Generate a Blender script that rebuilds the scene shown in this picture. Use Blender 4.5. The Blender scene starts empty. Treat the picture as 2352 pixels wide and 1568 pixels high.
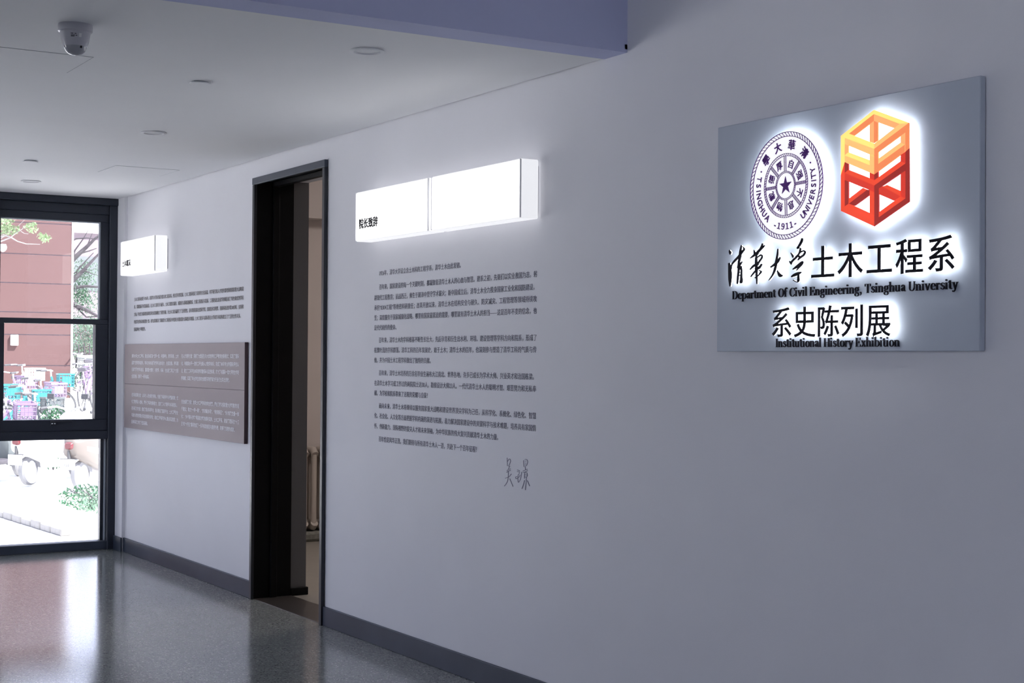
import bpy, math, random
from mathutils import Vector, Matrix

random.seed(7)
SC = bpy.context.scene
COL = SC.collection

# ------------------------------------------------------------------ camera
F_PX = 3465.285
CAM = Vector((10.909, -3.3, 1.397))
YAW, PITCH, ROLL = math.radians(31.44150), math.radians(0.68661), math.radians(0.39113)
fw = Vector((-math.cos(YAW) * math.cos(PITCH), math.sin(YAW) * math.cos(PITCH), math.sin(PITCH)))
rt = fw.cross(Vector((0, 0, 1))).normalized()
up = rt.cross(fw)
rt, up = rt * math.cos(ROLL) + up * math.sin(ROLL), up * math.cos(ROLL) - rt * math.sin(ROLL)
cam_data = bpy.data.cameras.new('camera')
cam = bpy.data.objects.new('camera', cam_data)
COL.objects.link(cam)
cam_data.sensor_width = 36
cam_data.lens = F_PX / 2352 * 36
cam_data.clip_end = 300
cam_data.clip_start = 0.05
cam.matrix_world = Matrix(((rt.x, up.x, -fw.x, CAM.x), (rt.y, up.y, -fw.y, CAM.y), (rt.z, up.z, -fw.z, CAM.z), (0, 0, 0, 1)))
SC.camera = cam

# ------------------------------------------------------------------ colour management, sky, sun
SC.view_settings.view_transform = 'Standard'
SC.view_settings.look = 'None'
SC.view_settings.gamma = 1
SC.view_settings.use_curve_mapping = False
SC.view_settings.exposure = 0.0
SC.cycles.max_bounces = 8
SC.cycles.adaptive_threshold = 0.015
world = bpy.data.worlds.new('sky')
SC.world = world
world.use_nodes = True
bg = world.node_tree.nodes['Background']
bg.inputs[0].default_value = (0.77, 0.815, 1.04, 1)
bg.inputs[1].default_value = 3.75
sun_d = bpy.data.lights.new('sun', 'SUN')
sun_d.energy = 24.0
sun_d.angle = math.radians(1.5)
sun_d.color = (1.0, 0.97, 0.92)
sun = bpy.data.objects.new('sun', sun_d)
COL.objects.link(sun)
sun.rotation_euler = Vector((-0.5, -0.42, -0.76)).to_track_quat('-Z', 'Y').to_euler()


def portal(name, loc, rot, sx, sy):
    d = bpy.data.lights.new(name, 'AREA')
    d.shape = 'RECTANGLE'
    d.size, d.size_y = sx, sy
    d.cycles.is_portal = True
    o = bpy.data.objects.new(name, d)
    o.location, o.rotation_euler = loc, rot
    COL.objects.link(o)


portal('end_window_daylight', (-0.12, -2.57, 1.25), (0, math.radians(-90), 0), 2.5, 5.15)
portal('added_lobby_daylight', (11.4, -6.86, 1.75), (math.radians(90), 0, 0), 4.0, 2.3)
portal('added_side_daylight', (1.85, -5.76, 1.325), (math.radians(90), 0, 0), 3.2, 2.15)


# ------------------------------------------------------------------ helpers
def ray(x, y):
    return fw + rt * ((x - 1176) / F_PX) - up * ((y - 784) / F_PX)


def wl(x, y, yy=0.0):            # a measured photo point as (X, Z) on the wall plane Y = yy
    d = ray(x, y)
    p = CAM + d * ((yy - CAM.y) / d.y)
    return (p.x, p.z)


def away(x, y, depth):           # a measured photo point at a known distance
    return CAM + ray(x, y) * depth


MATS = {}


def mat(name, col, rough=0.6, metal=0.0, spec=0.5, noise=0.0, nscale=8.0, bump=0.0, bscale=60.0, emis=None, estr=0.0, alpha_t=None):
    m = bpy.data.materials.new(name)
    m.use_nodes = True
    nt = m.node_tree
    b = nt.nodes['Principled BSDF']
    b.inputs['Base Color'].default_value = (*col, 1)
    b.inputs['Roughness'].default_value = rough
    b.inputs['Metallic'].default_value = metal
    b.inputs['Specular IOR Level'].default_value = spec
    if noise or bump:
        tc = nt.nodes.new('ShaderNodeTexCoord')
    if noise:
        n = nt.nodes.new('ShaderNodeTexNoise')
        n.inputs['Scale'].default_value = nscale
        n.inputs['Detail'].default_value = 4
        r = nt.nodes.new('ShaderNodeValToRGB')
        r.color_ramp.elements[0].position = 0.3
        r.color_ramp.elements[1].position = 0.7
        r.color_ramp.elements[0].color = tuple(c * (1 - noise) for c in col) + (1,)
        r.color_ramp.elements[1].color = tuple(min(1, c * (1 + noise)) for c in col) + (1,)
        nt.links.new(tc.outputs['Object'], n.inputs['Vector'])
        nt.links.new(n.outputs['Fac'], r.inputs['Fac'])
        nt.links.new(r.outputs['Color'], b.inputs['Base Color'])
    if bump:
        n2 = nt.nodes.new('ShaderNodeTexNoise')
        n2.inputs['Scale'].default_value = bscale
        n2.inputs['Detail'].default_value = 3
        bp = nt.nodes.new('ShaderNodeBump')
        bp.inputs['Strength'].default_value = bump
        bp.inputs['Distance'].default_value = 0.002
        nt.links.new(tc.outputs['Object'], n2.inputs['Vector'])
        nt.links.new(n2.outputs['Fac'], bp.inputs['Height'])
        nt.links.new(bp.outputs['Normal'], b.inputs['Normal'])
    if emis:
        b.inputs['Emission Color'].default_value = (*emis, 1)
        b.inputs['Emission Strength'].default_value = estr
    MATS[name] = m
    return m


class MB:
    def __init__(s):
        s.v, s.f = [], []

    def add(s, vs, fs):
        k = len(s.v)
        s.v += [tuple(v) for v in vs]
        s.f += [tuple(i + k for i in f) for f in fs]
        return s

    def box(s, x0, x1, y0, y1, z0, z1):
        x0, x1 = min(x0, x1), max(x0, x1)
        y0, y1 = min(y0, y1), max(y0, y1)
        z0, z1 = min(z0, z1), max(z0, z1)
        return s.add([(x0, y0, z0), (x1, y0, z0), (x1, y1, z0), (x0, y1, z0), (x0, y0, z1), (x1, y0, z1), (x1, y1, z1), (x0, y1, z1)],
                     [(0, 3, 2, 1), (4, 5, 6, 7), (0, 1, 5, 4), (1, 2, 6, 5), (2, 3, 7, 6), (3, 0, 4, 7)])

    def bbox(s, x0, x1, y0, y1, z0, z1, b=0.004):      # box with chamfered edges
        xs, ys, zs = sorted((x0, x1)), sorted((y0, y1)), sorted((z0, z1))
        vs, idx = [], {}
        for i in (0, 1):
            for j in (0, 1):
                for k in (0, 1):
                    for a in range(3):
                        p = [xs[i], ys[j], zs[k]]
                        for c, (t, q) in enumerate(((i, xs), (j, ys), (k, zs))):
                            if c != a:
                                p[c] += b if t == 0 else -b
                        idx[(i, j, k, a)] = len(vs)
                        vs.append(p)
        g = lambda i, j, k, a: idx[(i, j, k, a)]
        fs = []
        for i in (0, 1):
            o = [(0, 0), (1, 0), (1, 1), (0, 1)]
            fx = [g(i, j, k, 0) for j, k in o]
            fy = [g(j, i, k, 1) for j, k in o][::-1]
            fz = [g(j, k, i, 2) for j, k in o]
            for f in (fx, fy, fz):
                fs.append(f if i == 1 else f[::-1])
        for j in (0, 1):
            for k in (0, 1):
                fs.append([g(0, j, k, 1), g(1, j, k, 1), g(1, j, k, 2), g(0, j, k, 2)])
                fs.append([g(j, 0, k, 0), g(j, 1, k, 0), g(j, 1, k, 2), g(j, 0, k, 2)])
                fs.append([g(j, k, 0, 0), g(j, k, 1, 0), g(j, k, 1, 1), g(j, k, 0, 1)])
        for i in (0, 1):
            for j in (0, 1):
                for k in (0, 1):
                    fs.append([g(i, j, k, 0), g(i, j, k, 1), g(i, j, k, 2)])
        return s.add(vs, fs)

    def plate(s, poly, y0, y1):      # polygon in (X, Z) given thickness along Y
        n = len(poly)
        a = sum(poly[i][0] * poly[(i + 1) % n][1] - poly[(i + 1) % n][0] * poly[i][1] for i in range(n))
        if a < 0:
            poly = poly[::-1]
        vs = [(p[0], y0, p[1]) for p in poly] + [(p[0], y1, p[1]) for p in poly]
        fs = [tuple(range(n)), tuple(range(2 * n - 1, n - 1, -1))]
        fs += [(i, i + n, (i + 1) % n + n, (i + 1) % n) for i in range(n)]
        return s.add(vs, fs)

    def strip(s, L, R, y0, y1):      # ribbon between two rails of (X, Z)
        n = len(L)
        vs = [(p[0], y0, p[1]) for p in L] + [(p[0], y0, p[1]) for p in R] + [(p[0], y1, p[1]) for p in L] + [(p[0], y1, p[1]) for p in R]
        fs = []
        for i in range(n - 1):
            fs += [(i, i + 1, n + i + 1, n + i), (2 * n + i, 3 * n + i, 3 * n + i + 1, 2 * n + i + 1),
                   (i, 2 * n + i, 2 * n + i + 1, i + 1), (n + i, n + i + 1, 3 * n + i + 1, 3 * n + i)]
        fs += [(0, n, 3 * n, 2 * n), (n - 1, 3 * n - 1, 4 * n - 1, 2 * n - 1)]
        return s.add(vs, fs)

    def tube(s, pts, r, n=8, caps=True):
        pts = [Vector(p) for p in pts]
        rs = r if isinstance(r, (list, tuple)) else [r] * len(pts)
        k = len(s.v)
        prev = None
        for i, p in enumerate(pts):
            t = (pts[min(i + 1, len(pts) - 1)] - pts[max(i - 1, 0)]).normalized()
            if prev is None:
                a = Vector((0, 0, 1)) if abs(t.z) < 0.9 else Vector((1, 0, 0))
            else:
                a = prev
            u = (a - t * a.dot(t)).normalized()
            w = t.cross(u)
            prev = u
            for j in range(n):
                q = 2 * math.pi * j / n
                s.v.append(tuple(p + (u * math.cos(q) + w * math.sin(q)) * rs[i]))
        for i in range(len(pts) - 1):
            for j in range(n):
                s.f.append((k + i * n + j, k + i * n + (j + 1) % n, k + (i + 1) * n + (j + 1) % n, k + (i + 1) * n + j))
        if caps:
            s.f.append(tuple(k + j for j in range(n))[::-1])
            s.f.append(tuple(k + (len(pts) - 1) * n + j for j in range(n)))
        return s

    def lathe(s, prof, cx, cy, n=32, axis='z', off=0.0):   # prof: list of (r, h)
        k = len(s.v)
        for r, h in prof:
            for j in range(n):
                q = 2 * math.pi * j / n
                if axis == 'z':
                    s.v.append((cx + r * math.cos(q), cy + r * math.sin(q), h))
                else:
                    s.v.append((cx + r * math.cos(q), h, cy + r * math.sin(q)))
        for i in range(len(prof) - 1):
            for j in range(n):
                s.f.append((k + i * n + j, k + i * n + (j + 1) % n, k + (i + 1) * n + (j + 1) % n, k + (i + 1) * n + j))
        return s

    def annulus(s, cx, cz, r0, r1, y0, y1, n=96):
        L = [(cx + r0 * math.cos(2 * math.pi * i / n), cz + r0 * math.sin(2 * math.pi * i / n)) for i in range(n + 1)]
        R = [(cx + r1 * math.cos(2 * math.pi * i / n), cz + r1 * math.sin(2 * math.pi * i / n)) for i in range(n + 1)]
        return s.strip(L, R, y0, y1)

    def build(s, name, m, parent=None, smooth=False, origin=None):
        xs = [v[0] for v in s.v]
        ys = [v[1] for v in s.v]
        zs = [v[2] for v in s.v]
        o = origin or ((min(xs) + max(xs)) / 2, (min(ys) + max(ys)) / 2, min(zs))
        me = bpy.data.meshes.new(name)
        me.from_pydata([(v[0] - o[0], v[1] - o[1], v[2] - o[2]) for v in s.v], [], s.f)
        me.update()
        if smooth:
            me.polygons.foreach_set('use_smooth', [True] * len(me.polygons))
            try:
                me.set_sharp_from_angle(angle=math.radians(40))
            except Exception:
                pass
        ob = bpy.data.objects.new(name, me)
        COL.objects.link(ob)
        me.materials.append(MATS[m] if isinstance(m, str) else m)
        ob['_o'] = o
        if parent:
            po = parent['_o']
            ob.parent = parent
            ob.location = (o[0] - po[0], o[1] - po[1], o[2] - po[2])
        else:
            ob.location = o
        return ob


def tag(o, label, cat, group=None):
    o['label'], o['category'] = label, cat
    if group:
        o['group'] = group
    return o


def thing(name, loc, label=None, cat=None, group=None):
    o = bpy.data.objects.new(name, None)
    COL.objects.link(o)
    o.location = loc
    o.empty_display_size = 0.1
    o['_o'] = tuple(loc)
    if label:
        tag(o, label, cat, group)
    return o


def struct(o, label=None, cat='structure'):
    o['kind'] = 'structure'
    if label:
        o['label'] = label
        o['category'] = cat
    return o


def copy_tree(o, parent=None):
    c = o.copy()
    COL.objects.link(c)
    c.parent = parent
    for ch in list(o.children):
        copy_tree(ch, c)
    return c


# ------------------------------------------------------------------ materials
mat('wall_paint', (0.80, 0.80, 0.835), 0.75, spec=0.25, noise=0.012, nscale=3, bump=0.12, bscale=220)
mat('ceiling_paint', (0.88, 0.885, 0.90), 0.8, spec=0.2, noise=0.01, nscale=2, bump=0.08, bscale=150)
mat('beam_paint', (0.54, 0.57, 0.80), 0.7, spec=0.2, bump=0.08, bscale=150)
mat('dark_metal', (0.022, 0.026, 0.036), 0.42, spec=0.5, bump=0.03, bscale=300)
mat('frame_metal', (0.024, 0.030, 0.045), 0.5, spec=0.4, bump=0.03, bscale=300)
mat('base_metal', (0.042, 0.054, 0.080), 0.5, spec=0.5, noise=0.12, nscale=4, bump=0.02, bscale=120)
mat('black_jamb', (0.006, 0.006, 0.007), 0.6, spec=0.15)
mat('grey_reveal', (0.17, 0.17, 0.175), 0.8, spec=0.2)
mat('gasket', (0.33, 0.36, 0.40), 0.5)
mat('steel', (0.55, 0.56, 0.58), 0.25, metal=1.0)
mat('white_plastic', (0.56, 0.56, 0.61), 0.3, spec=0.5)
mat('dome_glossy', (0.42, 0.43, 0.47), 0.12, spec=0.6)
mat('black_print', (0.012, 0.012, 0.016), 0.5, spec=0.3)
mat('wall_ink', (0.13, 0.13, 0.17), 0.7, spec=0.2)
mat('far_ink', (0.13, 0.115, 0.11), 0.7, spec=0.2)
mat('white_ink', (0.90, 0.90, 0.93), 0.7, spec=0.2)
mat('ink_signature', (0.25, 0.25, 0.32), 0.7, spec=0.2)
mat('taupe_board', (0.40, 0.345, 0.35), 0.65, spec=0.3, noise=0.02, nscale=5)
mat('maroon_edge', (0.085, 0.05, 0.055), 0.6)
mat('sign_board', (0.50, 0.55, 0.63), 0.5, spec=0.35, noise=0.01, nscale=6)
mat('sign_letter', (0.008, 0.007, 0.013), 0.6, spec=0.15)
mat('purple', (0.17, 0.04, 0.33), 0.5, spec=0.3)
mat('light_front', (0.9, 0.9, 0.9), 0.4, spec=0.3, emis=(1, 1, 1.0), estr=1.4)
mat('light_side', (0.9, 0.9, 0.9), 0.4, spec=0.3, emis=(0.98, 0.98, 1.0), estr=0.66)
mat('seam_grey', (0.62, 0.62, 0.66), 0.5, emis=(1, 1, 1), estr=0.12)
mat('led_white', (0.9, 0.9, 0.9), 0.5, emis=(0.93, 0.96, 1.0), estr=9.0)
mat('led_disc', (0.9, 0.9, 0.9), 0.5, emis=(0.93, 0.96, 1.0), estr=6.0)
mat('seal_face', (0.9, 0.9, 0.9), 0.5, emis=(1, 1, 1), estr=0.75)
mat('beige_wall', (0.52, 0.47, 0.45), 0.8, spec=0.2, noise=0.02, nscale=3)
mat('radiator_paint', (0.46, 0.41, 0.37), 0.45, spec=0.4)
mat('old_pipe', (0.17, 0.17, 0.15), 0.6, noise=0.4, nscale=30)
mat('room_floor', (0.30, 0.28, 0.25), 0.35, noise=0.05, nscale=10)
mat('threshold_stone', (0.05, 0.043, 0.04), 0.3, noise=0.2, nscale=40)
mat('added_light_glow', (0.9, 0.9, 0.9), 0.5, emis=(1.0, 0.9, 0.84), estr=20.0)
# exterior
mat('red_render', (0.080, 0.046, 0.0455), 0.85, spec=0.2, noise=0.03, nscale=1.5, bump=0.2, bscale=40)
mat('white_trim', (0.8, 0.78, 0.78), 0.7)
mat('joint_grey', (0.22, 0.18, 0.20), 0.8)
mat('pale_paving', (0.72, 0.71, 0.69), 0.85, spec=0.2, noise=0.06, nscale=2, bump=0.3, bscale=30)
mat('kerb_stone', (0.20, 0.195, 0.19), 0.85, noise=0.15, nscale=12, bump=0.4, bscale=40)
mat('soil', (0.42, 0.40, 0.37), 0.95, noise=0.2, nscale=5)
mat('far_brick', (0.15, 0.12, 0.135), 0.9, noise=0.08, nscale=1)
mat('bark', (0.05, 0.044, 0.05), 0.9, noise=0.3, nscale=10, bump=0.5, bscale=30)
mat('pale_bark', (0.25, 0.235, 0.225), 0.8, noise=0.15, nscale=10)
for nm, c in (('leaf_green', (0.045, 0.12, 0.06)), ('leaf_mint', (0.13, 0.21, 0.145)), ('leaf_dark', (0.025, 0.06, 0.03)), ('leaf_pink', (0.20, 0.15, 0.15)), ('leaf_pale', (0.21, 0.28, 0.15))):
    mat(nm, c, 0.6, spec=0.3, noise=0.3, nscale=3)
mat('teal_paint', (0.03, 0.17, 0.19), 0.35)
mat('lilac_paint', (0.19, 0.135, 0.22), 0.35)
mat('white_paint', (0.78, 0.78, 0.80), 0.3)
mat('cream_paint', (0.105, 0.088, 0.078), 0.4)
mat('tyre_grey', (0.16, 0.16, 0.17), 0.8)
mat('rubber', (0.05, 0.05, 0.055), 0.7)
mat('saddle_grey', (0.055, 0.05, 0.06), 0.6)
mat('cover_grey', (0.075, 0.085, 0.09), 0.7, noise=0.1, nscale=6)
mat('chrome', (0.6, 0.6, 0.63), 0.3, metal=0.8)
mat('tail_red', (0.10, 0.018, 0.022), 0.2)
mat('plate_white', (0.85, 0.85, 0.85), 0.5)
mat('reflector_red', (0.65, 0.14, 0.10), 0.3)

# terrazzo floor
m = bpy.data.materials.new('terrazzo')
m.use_nodes = True
nt = m.node_tree
b = nt.nodes['Principled BSDF']
tc = nt.nodes.new('ShaderNodeTexCoord')
vo = nt.nodes.new('ShaderNodeTexVoronoi')
vo.inputs['Scale'].default_value = 150
vr = nt.nodes.new('ShaderNodeValToRGB')
vr.color_ramp.interpolation = 'CONSTANT'
els = vr.color_ramp.elements
els[0].position, els[0].color = 0.0, (0.225, 0.242, 0.234, 1)
els[1].position, els[1].color = 0.36, (0.29, 0.305, 0.294, 1)
for p, c in ((0.62, (0.25, 0.27, 0.258, 1)), (0.84, (0.16, 0.17, 0.168, 1)), (0.95, (0.44, 0.44, 0.42, 1))):
    e = els.new(p)
    e.color = c
sp = nt.nodes.new('ShaderNodeSeparateColor')
no = nt.nodes.new('ShaderNodeTexNoise')
no.inputs['Scale'].default_value = 900
no.inputs['Detail'].default_value = 3
bp = nt.nodes.new('ShaderNodeBump')
bp.inputs['Strength'].default_value = 0.035
bp.inputs['Distance'].default_value = 0.001
nt.links.new(tc.outputs['Object'], vo.inputs['Vector'])
nt.links.new(vo.outputs['Color'], sp.inputs['Color'])
nt.links.new(sp.outputs[0], vr.inputs['Fac'])
nt.links.new(vr.outputs['Color'], b.inputs['Base Color'])
nt.links.new(tc.outputs['Object'], no.inputs['Vector'])
nt.links.new(no.outputs['Fac'], bp.inputs['Height'])
nt.links.new(bp.outputs['Normal'], b.inputs['Normal'])
b.inputs['Roughness'].default_value = 0.12
b.inputs['Specular IOR Level'].default_value = 1.0
MATS['terrazzo'] = m

# clear window glass
m = bpy.data.materials.new('window_glass')
m.use_nodes = True
nt = m.node_tree
nt.nodes.remove(nt.nodes['Principled BSDF'])
tr = nt.nodes.new('ShaderNodeBsdfTransparent')
tr.inputs[0].default_value = (0.96, 0.97, 0.98, 1)
gl = nt.nodes.new('ShaderNodeBsdfGlossy')
gl.inputs['Roughness'].default_value = 0.02
fr = nt.nodes.new('ShaderNodeFresnel')
fr.inputs[0].default_value = 1.45
mx = nt.nodes.new('ShaderNodeMixShader')
nt.links.new(fr.outputs[0], mx.inputs[0])
nt.links.new(tr.outputs[0], mx.inputs[1])
nt.links.new(gl.outputs[0], mx.inputs[2])
nt.links.new(mx.outputs[0], nt.nodes['Material Output'].inputs[0])
MATS['window_glass'] = m

# ------------------------------------------------------------------ room shell
H = 2.548          # corridor ceiling
HL = 3.35          # lobby ceiling
BX = 6.325         # end of the lowered ceiling
WT = 0.33          # wall thickness
DX0, DX1, DZ = 2.64, 3.645, 2.437

struct(MB().box(-0.14, 15.0, -6.7, 0.002, -0.12, 0).build('floor', 'terrazzo'), 'polished grey speckled terrazzo floor', 'floor')
struct(MB().box(0.0, 4.8, 0.24, 4.2, -0.12, -0.001).build('floor', 'room_floor'), 'dim beige floor of the room behind the open doorway', 'floor')

w = MB()
w.box(-0.14, DX0, 0, WT, 0, HL)
w.box(DX0, DX1, 0, WT, DZ, HL)
w.box(DX1, 15.0, 0, WT, 0, HL)
struct(w.build('wall_right', 'wall_paint'), 'long pale exhibition wall carrying the lettering and the sign', 'wall')
struct(MB().box(0.0, 0.189, -0.022, 0, 0, H).build('trim_1', 'wall_paint'), 'narrow white pilaster strip beside the window', 'trim')
struct(MB().box(0, BX - 0.15, -5.6, -0.010, H, H + 0.12).build('ceiling', 'ceiling_paint'), 'lowered white ceiling over the corridor', 'ceiling')
struct(MB().box(0, BX, -0.012, 0.0, H + 0.012, H + 0.03).build('trim_2', 'ceiling_paint'), 'shadow gap strip where the ceiling meets the wall', 'trim')
struct(MB().box(BX - 0.15, BX, -6.7, 0, H, HL).build('wall_bulkhead', 'beam_paint'), 'blue-grey bulkhead face stepping up from the lowered ceiling', 'wall')
struct(MB().box(-0.14, 15.2, -6.85, 4.4, HL, HL + 0.2).build('ceiling', 'ceiling_paint'), 'high white ceiling of the lobby', 'ceiling')
YL = -5.6
SW0, SW1, SWB, SWT = 0.25, 3.45, 0.25, 2.4
w = MB()
w.box(-0.14, SW0, YL - 0.15, YL, 0, HL)
w.box(SW1, BX, YL - 0.15, YL, 0, HL)
w.box(SW0, SW1, YL - 0.15, YL, 0, SWB)
w.box(SW0, SW1, YL - 0.15, YL, SWT, HL)
w3 = thing('added_window_3', (1.85, YL - 0.08, SWB))  # added out of view, sized for the daylight on the lettering wall
struct(w3, 'unseen row of windows added in the hall wall to light the lettering', 'window')
for i in range(5):
    x = SW0 + 0.7875 * i
    MB().box(x, x + 0.05, YL - 0.11, YL - 0.04, SWB, SWT).build('post', 'frame_metal', w3)
    if i < 4:
        MB().box(x + 0.04, x + 0.80, YL - 0.08, YL - 0.074, SWB + 0.04, SWT - 0.04).build('glass_pane', 'window_glass', w3)
for z in (SWB, SWT - 0.05):
    MB().box(SW0 + 0.05, SW1 - 0.05, YL - 0.11, YL - 0.04, z, z + 0.05).build('rail', 'frame_metal', w3)
struct(w.build('wall_left', 'wall_paint'), 'hall wall opposite the lettering', 'wall')
struct(MB().box(BX - 0.15, BX, -6.7, -5.75, 0, H).build('wall_lobby', 'wall_paint'), 'lobby wall beside the corridor mouth', 'wall')
struct(MB().box(15.0, 15.15, -6.85, 0.33, 0, HL).build('wall_back', 'wall_paint'), 'lobby wall behind the camera', 'wall')
w = MB()
LX0, LX1, LZ0, LZ1 = 9.4, 13.4, 0.6, 2.9
w.box(BX - 0.15, LX0, -6.85, -6.7, 0, HL)
w.box(LX1, 15.15, -6.85, -6.7, 0, HL)
w.box(LX0, LX1, -6.85, -6.7, 0, LZ0)
w.box(LX0, LX1, -6.85, -6.7, LZ1, HL)
struct(w.build('wall_front', 'wall_paint'), 'lobby wall with the wide added daylight window', 'wall')
w2 = thing('added_window_2', (11.4, -6.78, LZ0))  # added out of view to bring daylight onto the sign wall
struct(w2, 'wide unseen lobby window added to light the sign wall', 'window')
for i in range(5):
    x = LX0 + (LX1 - LX0 - 0.06) * i / 4
    MB().box(x, x + 0.06, -6.82, -6.74, LZ0, LZ1).build('post', 'frame_metal', w2)
MB().box(LX0, LX1, -6.82, -6.74, LZ0, LZ0 + 0.06).build('rail', 'frame_metal', w2)
MB().box(LX0, LX1, -6.82, -6.74, LZ1 - 0.06, LZ1).build('rail', 'frame_metal', w2)
for i in range(4):
    x = LX0 + (LX1 - LX0 - 0.06) * i / 4
    MB().box(x + 0.05, x + (LX1 - LX0) / 4 + 0.0, -6.785, -6.779, LZ0 + 0.05, LZ1 - 0.05).build('glass_pane', 'window_glass', w2)

# baseboards
BBH = 0.1
struct(MB().bbox(0.189, DX0 - 0.004, -0.012, 0, 0, BBH, 0.002).build('baseboard_right', 'base_metal'), 'dark metal baseboard left of the doorway', 'baseboard')
struct(MB().bbox(DX1 + 0.004, 15.0, -0.012, 0, 0, BBH, 0.002).build('baseboard_right', 'base_metal'), 'dark metal baseboard running right from the doorway', 'baseboard')
struct(MB().bbox(0.002, 0.197, -0.034, -0.022, 0, BBH, 0.002).build('baseboard_pilaster', 'base_metal'), 'short dark baseboard at the foot of the pilaster', 'baseboard')
struct(MB().bbox(BX, BX + 0.012, -6.7, -5.75, 0, BBH, 0.002).build('baseboard_lobby', 'base_metal'), 'dark baseboard of the lobby wall', 'baseboard')
struct(MB().bbox(0.03, BX, YL, YL + 0.012, 0, BBH, 0.002).build('baseboard_left', 'base_metal'), 'dark baseboard of the opposite corridor wall', 'baseboard')

# ------------------------------------------------------------------ end window
struct(MB().box(-0.14, 0, -5.75, 0.33, H, HL).box(-0.14, 0, -5.75, -5.14, 0, H).build('wall_end', 'wall_paint'), 'wall above and beside the corridor end window', 'wall')
win = thing('window_1', (0, -2.57, 0))
struct(win, 'dark framed floor-to-ceiling window at the corridor end', 'window')
MB().bbox(-0.10, 0.035, -5.14, 0.0, 2.497, H, 0.006).build('header', 'frame_metal', win)
MB().bbox(-0.10, 0.0, -5.14, -0.012, 2.431, 2.497, 0.003).build('header_rail', 'frame_metal', win)
for i in range(7):
    y = -0.012 - 0.843 * i
    MB().bbox(-0.10, 0.022, y - 0.066, y, 0, 2.497, 0.004).build('post', 'frame_metal', win)
for i in range(6):  # bays out of view extend the glazing, added for more daylight
    ya, yb = -0.078 - 0.843 * i, -0.855 - 0.843 * i        # right and left edges of the bay
    # upper fixed light
    m_ = MB()
    m_.bbox(-0.07, -0.008, yb, ya, 2.375, 2.431, 0.003)
    m_.bbox(-0.07, -0.008, ya - 0.06, ya, 1.669, 2.375, 0.003)
    m_.bbox(-0.07, -0.008, yb, yb + 0.012, 1.669, 2.375, 0.003)
    m_.build('fixed_light_frame', 'frame_metal', win)
    MB().box(-0.035, -0.012, yb + 0.012, ya - 0.06, 2.366, 2.376).box(-0.035, -0.012, ya - 0.069, ya - 0.06, 1.67, 2.366).build('gasket', 'gasket', win)
    MB().box(-0.045, -0.038, yb + 0.01, ya - 0.055, 1.66, 2.378).build('glass_pane', 'window_glass', win)
    # middle opening sash
    m_ = MB()
    m_.bbox(-0.07, 0.0, yb, ya, 1.631, 1.669, 0.003)
    m_.bbox(-0.07, 0.004, ya - 0.093, ya, 0.945, 1.631, 0.003)
    m_.bbox(-0.07, 0.004, yb, yb + 0.04, 0.945, 1.631, 0.003)
    m_.bbox(-0.07, 0.004, yb, ya, 0.862, 0.945, 0.004)
    sash = m_.build('sash', 'frame_metal', win)
    MB().box(-0.045, -0.038, yb + 0.035, ya - 0.085, 0.94, 1.635).build('glass_pane', 'window_glass', win)
    yc = (ya + yb) / 2
    hd = MB()
    hd.bbox(0.004, 0.012, yc - 0.02, yc + 0.02, 0.905, 0.935, 0.002)
    hd.bbox(0.012, 0.022, yc - 0.025, yc + 0.13, 0.926, 0.938, 0.003)
    hd.build('handle', 'dark_metal', sash)
    sc_ = MB()
    for dy in (-0.008, 0.008):
        sc_.lathe([(0.0, 0.0), (0.004, 0.0), (0.004, 0.0)], 0, 0, 8)
    sc_ = MB()
    for dy in (-0.01, 0.008):
        sc_.bbox(0.012, 0.016, yc + dy - 0.005, yc + dy + 0.005, 0.914, 0.922, 0.001)
    sc_.build('screw', 'steel', sash)
    # transom and lower fixed light
    MB().bbox(-0.10, 0.014, yb, ya, 0.801, 0.862, 0.004).build('transom', 'frame_metal', win)
    m_ = MB()
    m_.bbox(-0.07, -0.02, ya - 0.012, ya, 0.06, 0.801, 0.003)
    m_.bbox(-0.07, -0.02, yb, yb + 0.012, 0.06, 0.801, 0.003)
    m_.build('gasket', 'gasket', win)
    MB().box(-0.055, -0.048, yb + 0.01, ya - 0.01, 0.06, 0.80).build('glass_pane', 'window_glass', win)
    MB().bbox(-0.10, -0.045, ya - 0.035, ya - 0.012, 0.06, 0.801, 0.003).build('jamb_lining', 'dark_metal', win)
MB().bbox(-0.10, 0.012, -5.14, -0.012, 0.0, 0.062, 0.005).build('sill_rail', 'base_metal', win)

# ------------------------------------------------------------------ doorway and room behind
dr = thing('door_1', ((DX0 + DX1) / 2, 0.1, 0))
struct(dr, 'tall open doorway lined in black metal', 'door')
d = MB()
d.bbox(DX0, DX0 + 0.012, -0.014, 0.235, 0, DZ, 0.002)
d.build('jamb', 'black_jamb', dr)
d = MB()
d.bbox(DX1 - 0.012, DX1, -0.014, 0.235, 0, DZ, 0.002)
d.build('jamb', 'black_jamb', dr)
d = MB()
d.bbox(DX0 + 0.012, DX1 - 0.012, -0.014, 0.235, DZ - 0.012, DZ, 0.002)
d.build('head_jamb', 'black_jamb', dr)
d = MB()
d.bbox(DX0 - 0.004, DX0 + 0.026, -0.02, -0.002, 0, DZ - 0.036, 0.002)
d.build('casing', 'dark_metal', dr)
MB().bbox(DX1 - 0.024, DX1 + 0.006, -0.022, -0.002, 0, DZ - 0.036, 0.002).build('casing', 'dark_metal', dr)
MB().bbox(DX0 - 0.004, DX1 + 0.006, -0.022, -0.002, DZ - 0.035, DZ + 0.004, 0.002).build('head_casing', 'base_metal', dr)
MB().bbox(DX0 + 0.012, DX0 + 0.03, 0.10, 0.14, 0, DZ - 0.012, 0.003).build('door_stop', 'black_jamb', dr)
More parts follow.
